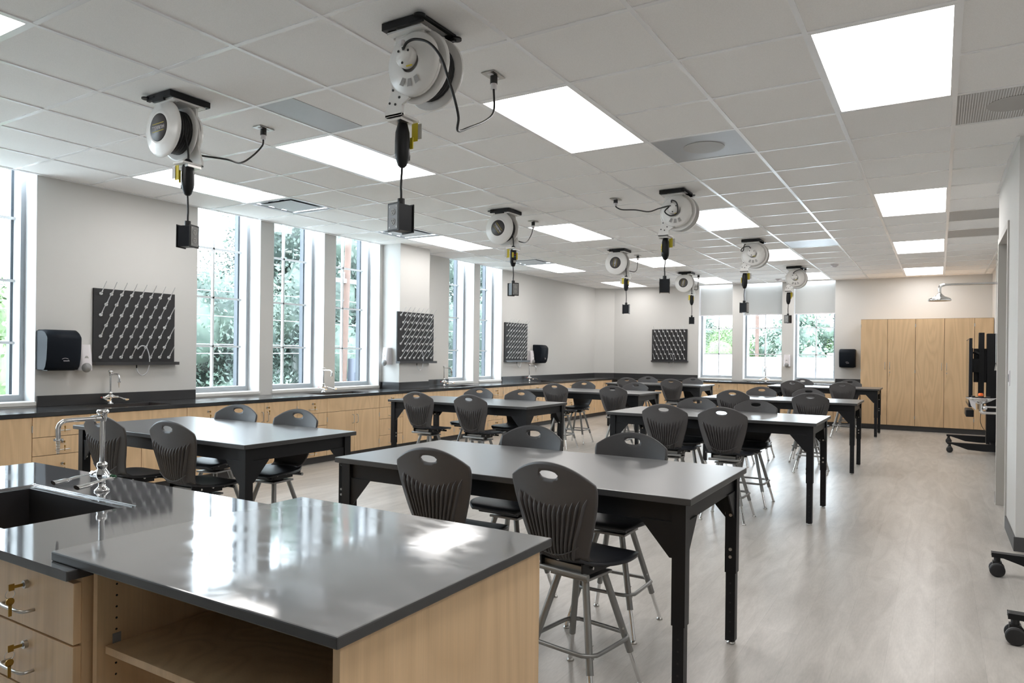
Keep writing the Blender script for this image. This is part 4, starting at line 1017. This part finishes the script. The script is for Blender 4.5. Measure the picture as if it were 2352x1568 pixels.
    g = MB(); g.box((ex - .075, -.055, -.51), (ex - .045, -.0535, -.435), M_PAPER); g.build('paper_tag', t)
    # supply cord to the ceiling outlet (world coordinates)
    inv = (Matrix.Translation(loc) @ Matrix.Rotation(PI if flip else 0, 4, 'Z')).inverted()
    if cord:
        g = MB(); pts = [inv @ Vector(p) for p in cord]; g.tube(pts, .0062, M_RUB, n=8); co = g.build('power_cord', t)
        e = pts[-1]
        g = MB(); g.cyl(e, e + Vector((0, 0, .035)), .018, M_OFFW, n=14); g.cyl(e + Vector((0, 0, .03)), (e.x, e.y, -.006), .021, M_RUB, n=14); g.build('plug', co)
    if outlet:
        ot = thing('ceiling_outlet', 'white ceiling outlet plate serving the %s' % outlet[2], 'outlet', (outlet[0], outlet[1], ZC), group='ceiling outlets')
        g = MB(); g.box((-.04, -.062, -.004), (.04, .062, .002), M_STEEL); g.cyl((0, -.028, -.006), (0, -.028, -.003), .017, M_OFFW, n=16); g.cyl((0, .028, -.006), (0, .028, -.003), .017, M_OFFW, n=16); g.build('outlet_plate', ot)
    return t
def rl(k, s): return 'white cord reel hanging from the ceiling, %s from the camera in the %s row' % (ORD[k], s)
GL, GR = -3.52, -1.60
hubstart = lambda: None
reel(rl(0, 'left-hand'), (GL, -.96, ZC), False, [(-3.52, -.86, 2.60), (-3.511, -.8, 2.596), (-3.475, -.65, 2.605), (-3.532, -.5, 2.625), (-3.535, -.4, 2.698), (-3.524, -.33, 2.784), (-3.522, -.322, 2.83)], R(178), (-3.522, -.322, 'first left-hand reel'), (-.385, -.80), R(-70))
reel(rl(1, 'left-hand'), (GL, 2.88, ZC), False, [(-3.45, 2.97, 2.60), (-3.40, 3.02, 2.578), (-3.439, 3.2, 2.611), (-3.499, 3.4, 2.72), (-3.56, 3.55, 2.83)], R(-128), (-3.56, 3.55, 'second left-hand reel'), (-.39, -.80), R(62))
reel(rl(2, 'left-hand'), (GL, 6.08, ZC), False, [(-3.42, 6.17, 2.60), (-3.362, 6.25, 2.594), (-3.379, 6.4, 2.65), (-3.485, 6.7, 2.80), (-3.505, 6.75, 2.84)], R(-82), (-3.505, 6.75, 'third left-hand reel'), (-.39, -.82), R(100))
reel(rl(3, 'left-hand'), (GL, 9.28, ZC), False, [(-3.42, 9.37, 2.60), (-3.361, 9.42, 2.592), (-3.389, 9.55, 2.684), (-3.434, 9.74, 2.83)], R(-80), (-3.434, 9.74, 'fourth left-hand reel'), (-.39, -.84), R(105))
reel(rl(0, 'right-hand'), (GR, -.96, ZC), True, [(-1.602, -1.08, 2.785), (-1.577, -1.105, 2.755), (-1.55, -1.11, 2.777), (-1.498, -1.11, 2.78), (-1.422, -1.11, 2.747), (-1.354, -1.11, 2.67), (-1.317, -1.1, 2.569), (-1.287, -1.09, 2.47), (-1.303, -1.04, 2.41), (-1.364, -0.96, 2.382), (-1.422, -0.78, 2.459), (-1.507, -0.52, 2.581), (-1.554, -0.37, 2.685), (-1.591, -0.317, 2.83)], R(0), (-1.594, -.317, 'first right-hand reel'), (-.43, -.84), R(-10))
reel(rl(1, 'right-hand'), (GR, 2.88, ZC), True, [(-1.60, 2.75, 2.785), (-1.59, 2.735, 2.80), (-1.545, 2.735, 2.77), (-1.535, 2.735, 2.68), (-1.60, 2.735, 2.655), (-1.66, 2.735, 2.70), (-1.62, 2.745, 2.75), (-1.734, 2.79, 2.747), (-1.854, 2.83, 2.735), (-2.005, 2.87, 2.773), (-2.155, 2.9, 2.795), (-2.214, 2.905, 2.82), (-2.235, 2.909, 2.84)], R(0), (-2.235, 2.909, 'second right-hand reel'), (-.42, -.83), R(109))
reel(rl(2, 'right-hand'), (GR, 6.08, ZC), True, [(-1.60, 5.95, 2.785), (-1.62, 5.935, 2.81), (-1.69, 5.935, 2.80), (-1.72, 5.94, 2.76), (-1.69, 5.94, 2.76), (-1.68, 6.0, 2.85), (-1.66, 6.4, 2.84)], R(0), (-1.66, 6.4, 'third right-hand reel'), (-.42, -.84), R(83))
reel(rl(3, 'right-hand'), (GR, 9.28, ZC), True, [(-1.60, 9.15, 2.785), (-1.58, 9.135, 2.81), (-1.52, 9.14, 2.84), (-1.47, 9.2, 2.85), (-1.46, 9.5, 2.84)], R(0), (-1.46, 9.5, 'fourth right-hand reel'), (-.42, -.84), R(-20))

# ------------------------------------------------------------------ mobile display cart (local: screen towards -x)
def cart(label, loc):
    t = thing('display_cart', label, 'display stand', loc, 0, 'mobile display carts')
    m = MB(); m.box((.46, -.10, .10), (.64, .10, 1.72), M_BLK); m.build('column', t, bevel=.004)
    m = MB(); m.box((.36, -.075, .60), (.43, .075, 1.735), M_BLK); m.build('lift_column', t, bevel=.004)
    m = MB(); m.box((.27, -.20, 1.15), (.36, .20, 1.35), M_BLK); m.box((.30, -.03, 1.0), (.46, .03, 1.5), M_BLK)
    for yy in (-.18, .18): m.box((.265, yy - .02, .8), (.285, yy + .02, 1.5), M_BLK); m.cyl((.30, yy, 1.45), (.36, yy, 1.42), .02, M_RUB)
    m.build('wall_bracket', t)
    m = MB(); m.box((.225, -.62, .66), (.262, .62, 1.64), M_GLOSSBLK); m.box((.262, -.5, .72), (.275, .5, 1.5), M_BLK)
    sc = m.build('display', t, bevel=.003)
    m = MB(); m.box((.2225, -.60, .70), (.2245, .60, 1.62), M_SCREEN); m.build('screen', sc)
    m = MB(); m.box((.20, -.3, .50), (.30, .3, .60), M_BLK, M=None); m.build('speaker_bar', t, bevel=.01)
    m = MB(); m.tube([(.40, -.08, .60), (.39, -.09, .42), (.44, -.09, .30), (.50, -.09, .25)], .004, M_RUB, n=6); m.build('cable', t)
    for s in (-1, 1):
        b = MB(); pr2 = [(-.03, .145), (.60, .145), (.66, .05), (.40, .045), (.22, .055), (.12, .09), (.03, .118), (-.03, .118)]
        b.prism(pr2, s * .60 - .028, s * .60 + .028, M_BLK); lg = b.build('base_leg', t, bevel=.006)
        for cx_ in (0.0, .64):
            w = MB(); zt_ = .118 if cx_ == 0 else .1
            w.cyl((cx_, s * .60, .085), (cx_, s * .60, zt_), .018, M_RUB, n=12)
            for sy in (-1, 1):
                w.lathe([(.0, .014), (.034, .014), (.041, .010), (.042, 0), (.041, -.006), (0, -.006)], M_RUB, n=24, M=Matrix.Translation((cx_, s * .60 + sy * .030, .042)) @ Matrix.Rotation(-sy * PI / 2, 4, 'X'))
                w.lathe([(.0425, -.001), (.0425, .006)], M_GREYP, n=24, M=Matrix.Translation((cx_, s * .60 + sy * .030, .042)) @ Matrix.Rotation(-sy * PI / 2, 4, 'X'))
            w.box((cx_ - .024, s * .60 - .022, .03), (cx_ + .024, s * .60 + .022, .092), M_RUB); w.build('caster', lg)
    m = MB(); m.box((.50, -.572, .06), (.62, .572, .13), M_BLK); m.build('cross_beam', t, bevel=.004)
    return t
c0 = cart('black mobile display cart seen edge-on before the tall cabinets', (.715, 8.80, 0))
copy_thing(c0, (.895, 1.055, 0), label='black mobile display cart whose casters enter at the lower right edge')

# ------------------------------------------------------------------ safety shower and eyewash
EY = 7.7
t = thing('safety_shower', 'chrome emergency shower head on a long arm near the tall cabinets', 'shower', (.57, EY, 2.145))
m = MB(); m.lathe([(.14, 0), (.144, .014), (.13, .034), (.065, .062), (.035, .09), (.024, .105), (.02, .125), (.022, .14)], M_CHROME, n=28); m.lathe([(.14, 0), (0, .004)], M_STEEL, n=28); m.build('shower_head', t)
m = MB(); m.tube([(0, 0, .13), (.0, 0, .18), (.02, 0, .212), (.06, 0, .222)], .022, M_CHROME, n=12); m.cyl((.05, 0, .222), (.82, 0, .222), .016, M_CHROME); m.cyl((.82, 0, .222), (.83, 0, .222), .04, M_CHROME); m.build('shower_arm', t)
m = MB(); m.cyl((.655, 0, -.85), (.655, 0, .53), .004, M_STEEL, n=8); m.tube([(.64, 0, .53), (.655, 0, .54), (.83, 0, .36)], .009, M_STEEL, n=8, sub=1); m.prism([(.655, -.85), (.64, -.95), (.67, -.95)], -.004, .004, M_STEEL); m.build('pull_rod', t)
t = thing('eyewash_station', 'chrome eyewash bowl with orange cap in front of the display cart', 'eyewash', (1.06, EY, .80))
m = MB(); m.lathe([(.02, -.065), (.06, -.055), (.12, -.02), (.17, .012), (.178, .02), (.173, .024), (.12, -.008), (.06, -.04), (0, -.05)], M_CHROME, n=32); m.build('bowl', t)
m = MB(); m.lathe([(.012, -.02), (.016, .0), (.028, .03), (.028, .05), (.0, .052)], M_RUB, n=16, M=Matrix.Translation((0, -.03, 0))); m.lathe([(.026, .045), (.03, .05), (.03, .075), (.02, .085), (0, .086)], M_ORANGE, n=16, M=Matrix.Translation((0, -.03, 0)))
for sx in (-1, 1): m.lathe([(.01, -.02), (.012, .02), (.024, .028), (.024, .045), (0, .046)], M_RUB, n=14, M=Matrix.Translation((sx * .085, .0, 0)))
m.build('spray_heads', t)
m = MB(); m.cyl((0, 0, -.06), (0, 0, -.16), .024, M_CHROME); m.tube([(0, 0, -.15), (.02, 0, -.175), (.06, 0, -.18)], .022, M_CHROME); m.cyl((.05, 0, -.18), (.34, 0, -.18), .018, M_CHROME); m.cyl((.0, 0, -.10), (.34, 0, -.10), .013, M_CHROME); m.cyl((.325, 0, -.18), (.34, 0, -.18), .035, M_CHROME)
m.lathe([(0, .03), (.022, .024), (.028, 0), (.022, -.024), (0, -.03)], M_CHROME, n=16, M=Matrix.Translation((.05, -.01, -.11))); m.build('supply_pipe', t)
m = MB(); m.prism([(-.14, .02), (-.11, -.09), (-.05, -.15), (-.06, -.04)], -.05, -.044, M_OFFW); m.build('push_paddle', t)
t = thing('wall_switch', 'narrow white switch plate on the pier beside the door', 'switch', (XB, 3.0, 1.20))
m = MB(); m.box((-.007, -.035, -.06), (0, .035, .06), M_OFFW); m.build('switch_plate', t, bevel=.002); m = MB(); m.box((-.013, -.012, -.03), (-.006, .012, .03), M_GREYP); m.build('rocker', t)

# ------------------------------------------------------------------ outside
ZG = -4.6
def ground(name, a, b, m_): o = MB().box(a, b, m_).build(name); return struct(o)
ground('ground_outside', (-90, -60, ZG - .2), (60, 120, ZG), M_CONC)
rf = thing('neighbour_roof', 'flat white roof with low parapet beyond the far windows', 'roof', (0, 0, 0))
def zprism(pl, z0, z1, mt):
    n_ = len(pl); q_ = MB(); q_.add([(x, y, z0) for x, y in pl] + [(x, y, z1) for x, y in pl], [tuple(range(n_))[::-1], tuple(range(n_, 2 * n_))] + [(i, (i + 1) % n_, n_ + (i + 1) % n_, n_ + i) for i in range(n_)], mt); return q_
zprism([(-6.9, 12.8), (14, 12.8), (14, 40), (-15.4, 40)], ZG, .56, M_ROOF).build('roof_deck', rf); zprism([(-15.4, 40), (14, 40), (14, 40.4), (-15.5, 40.4)], ZG, 1.32, M_PARA).build('parapet', rf)
m = MB()
for (x, y, w, h) in ((-8.6, 33, 1.6, .75), (-4.2, 34, .9, 1.0), (-11.6, 36, 2.2, .9)): m.box((x, y, .56), (x + w, y + 1.2, .56 + h), M_ROOF)
m.build('roof_hatch', rf)
for (x, y) in ((-5.6, 26), (-9.2, 24), (-3.3, 24)):
    m = MB(); m.cyl((x, y, .56), (x, y, .95), .05, M_TRAFO); m.build('vent_pipe', rf)

def crown_mesh(seed, n, rx, rz, leaf, mt):
    rd = random.Random(seed); m = MB(); blobs = []
    for k in range(26):
        a = rd.uniform(0, 2 * PI); e = rd.uniform(-.9, 1.0); rr = rd.uniform(.35, .8)
        c = Vector((math.cos(a) * math.sqrt(max(0, 1 - e * e)) * rx * rr, math.sin(a) * math.sqrt(max(0, 1 - e * e)) * rx * rr, e * rz * .75)); blobs.append((c, rd.uniform(.28, .46) * rx))
    for c, r in blobs:
        m.lathe([(0, -r * .72), (r * .45, -r * .58), (r * .68, -r * .2), (r * .68, r * .2), (r * .45, r * .58), (0, r * .72)], mt, n=9, M=Matrix.Translation(c), smooth=True)
    vs_ = []; fs = []
    for k in range(n):
        c, r = blobs[rd.randrange(len(blobs))]; d = Vector((rd.gauss(0, 1), rd.gauss(0, 1), rd.gauss(0, 1))).normalized(); p = c + d * r * rd.uniform(.70, 1.12)
        u = Vector((rd.gauss(0, 1), rd.gauss(0, 1), rd.gauss(0, 1))).normalized(); w = u.cross(d).normalized() if u.cross(d).length > .1 else u.orthogonal().normalized()
        s = leaf * rd.uniform(.6, 1.3); q = len(vs_); vs_ += [p - u * s, p + w * s * .45, p + u * s, p - w * s * .45]; fs.append((q, q + 1, q + 2, q + 3))
    m.add(vs_, fs, mt, False)
    return m.mesh('crown')
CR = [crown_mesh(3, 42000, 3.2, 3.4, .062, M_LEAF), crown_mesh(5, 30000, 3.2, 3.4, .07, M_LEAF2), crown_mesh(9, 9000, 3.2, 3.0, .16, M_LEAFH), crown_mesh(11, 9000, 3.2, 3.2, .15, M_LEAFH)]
def tree(label, x, y, zc_, s, kind, grp):
    t = thing('tree', label, 'tree', (x, y, ZG), random.uniform(0, 6), grp)
    tk = MB(); h = zc_ - ZG
    tk.tube([(0, 0, 0), (.1, .05, h * .4), (-.05, .1, h * .75), (.1, 0, h)], .2, M_BARK, n=8, rs=[.3, .24, .18, .1])
    for k in range(5): a = k * 1.3; tk.tube([(0, 0, h * .55 + k * .25), (math.cos(a) * s * .8, math.sin(a) * s * .8, h * .8 + k * .2), (math.cos(a) * s * 1.8, math.sin(a) * s * 1.8, h + .4)], .06, M_BARK, n=6, sub=3)
    tk.build('trunk', t)
    o = bpy.data.objects.new('crown', CR[kind]); COL.objects.link(o); o.parent = t; o.location = (0, 0, h); o.scale = (s, s, s)
tr_l = [('bright green tree outside the nearest window', -17, 3.0, -.9, 1.1, 1), ('grey-green tree outside the second window', -17, 8.3, -.15, 1.05, 0), ('tall dense tree outside the third window', -18.5, 14.6, 2.8, 1.4, 0),
        ('tall dense tree outside the fourth window behind the pole', -19, 19.8, 2.6, 1.5, 0), ('dense tree outside the window past the pier', -19.5, 25.5, 2.8, 1.6, 0), ('dense tree outside the last left window', -20, 32, 2.6, 1.6, 0),
        ('low leafy tree filling in below the second window view', -13.5, 6.9, -3.0, .72, 1), ('background tree behind the nearest window trees', -25, 9.5, -1.2, 1.4, 0), ('far background tree towards the pole', -27, 22, 2.2, 1.8, 0), ('low leafy tree filling in below the third window view', -14.5, 12.4, -3.4, .8, 0), ('background tree at the far left behind the bright tree', -26, 0.5, -1.2, 1.4, 0)]
for a in tr_l: tree(*a, 'trees outside the window wall')
fx = [(-15.5, 50, 2, 0), (-12.6, 48, .8, 1), (-9.8, 52, 1.3, 2), (-7.6, 49, 2.2, 0), (-5.2, 50, .2, 1), (-2.6, 53, 1.2, 2), (.4, 50, 1.0, 0), (3.8, 52, 1.0, 2), (-19, 52, 1.5, 2), (-23, 50, 2, 0)]
for k, (x, y, z, kd) in enumerate(sorted(fx)):
    tree('distant tree beyond the white roof, %s from the left' % ORD[k], x, y, z - .6, .95, (3, 1, 2)[kd], 'distant trees beyond the roof')
t = thing('utility_pole', 'reddish wooden utility pole outside the fourth window', 'utility pole', (-14.0, 10.85, ZG))
m = MB(); m.cyl((0, -.15, 0), (0, .32, 13), .105, M_POLE, r1=.085, n=14); m.build('pole_shaft', t)
m = MB(); m.cyl((.05, .45, 5.0), (.05, .45, 5.75), .2, M_TRAFO, n=18); m.box((-.1, .3, 5.0), (.3, .9, 5.35), M_TRAFO); m.cyl((.05, .62, 5.8), (.05, .62, 6.3), .09, M_OFFW, n=10); m.build('transformer', t)
m = MB(); m.box((-.06, -1.0, 7.9), (.06, 1.2, 8.02), M_WIRE)
for yy in (-.9, 0, 1.1): m.cyl((0, yy, 8.02), (0, yy, 8.2), .04, M_OFFW, n=8)
m.build('crossarm', t)
wires = [(8.1, 7.2, 7.4), (7.4, 6.9, 6.7), (6.15, 6.0, 6.1), (5.95, 5.75, 5.9), (5.1, 4.85, 5.0)]
for k, (z0, zm, z1) in enumerate(wires):
    m = MB(); m.tube([(-14, -30, z0 + ZG - .5), (-14, -8, zm + ZG), (-14, 10.9, z1 + ZG)], .012, M_WIRE, n=5, sub=8); o = m.build('overhead_wire')
    tag(o, 'pale overhead wire crossing the near windows, %s from the top' % ORD[k], 'cable', 'overhead wires')
    m = MB(); m.tube([(-14, 10.9, z1 + ZG), (-15, 22, zm + ZG - .1), (-16, 45, z0 + ZG)], .012, M_WIRE, n=5, sub=8); o = m.build('overhead_wire')
    tag(o, 'pale overhead wire running on beyond the pole, %s from the top' % ORD[k], 'cable', 'overhead wires')
t = thing('utility_pole', 'thin distant utility pole seen through the middle far window', 'utility pole', (-10.2, 46, ZG)); m = MB(); m.cyl((0, 0, 0), (0, 0, 8.9), .13, M_POLE); m.build('pole_shaft', t)
t = thing('utility_pole', 'thin distant utility pole seen through the left far window', 'utility pole', (-14.3, 47, ZG)); m = MB(); m.cyl((0, 0, 0), (0, 0, 9.2), .12, M_POLE); m.build('pole_shaft', t)
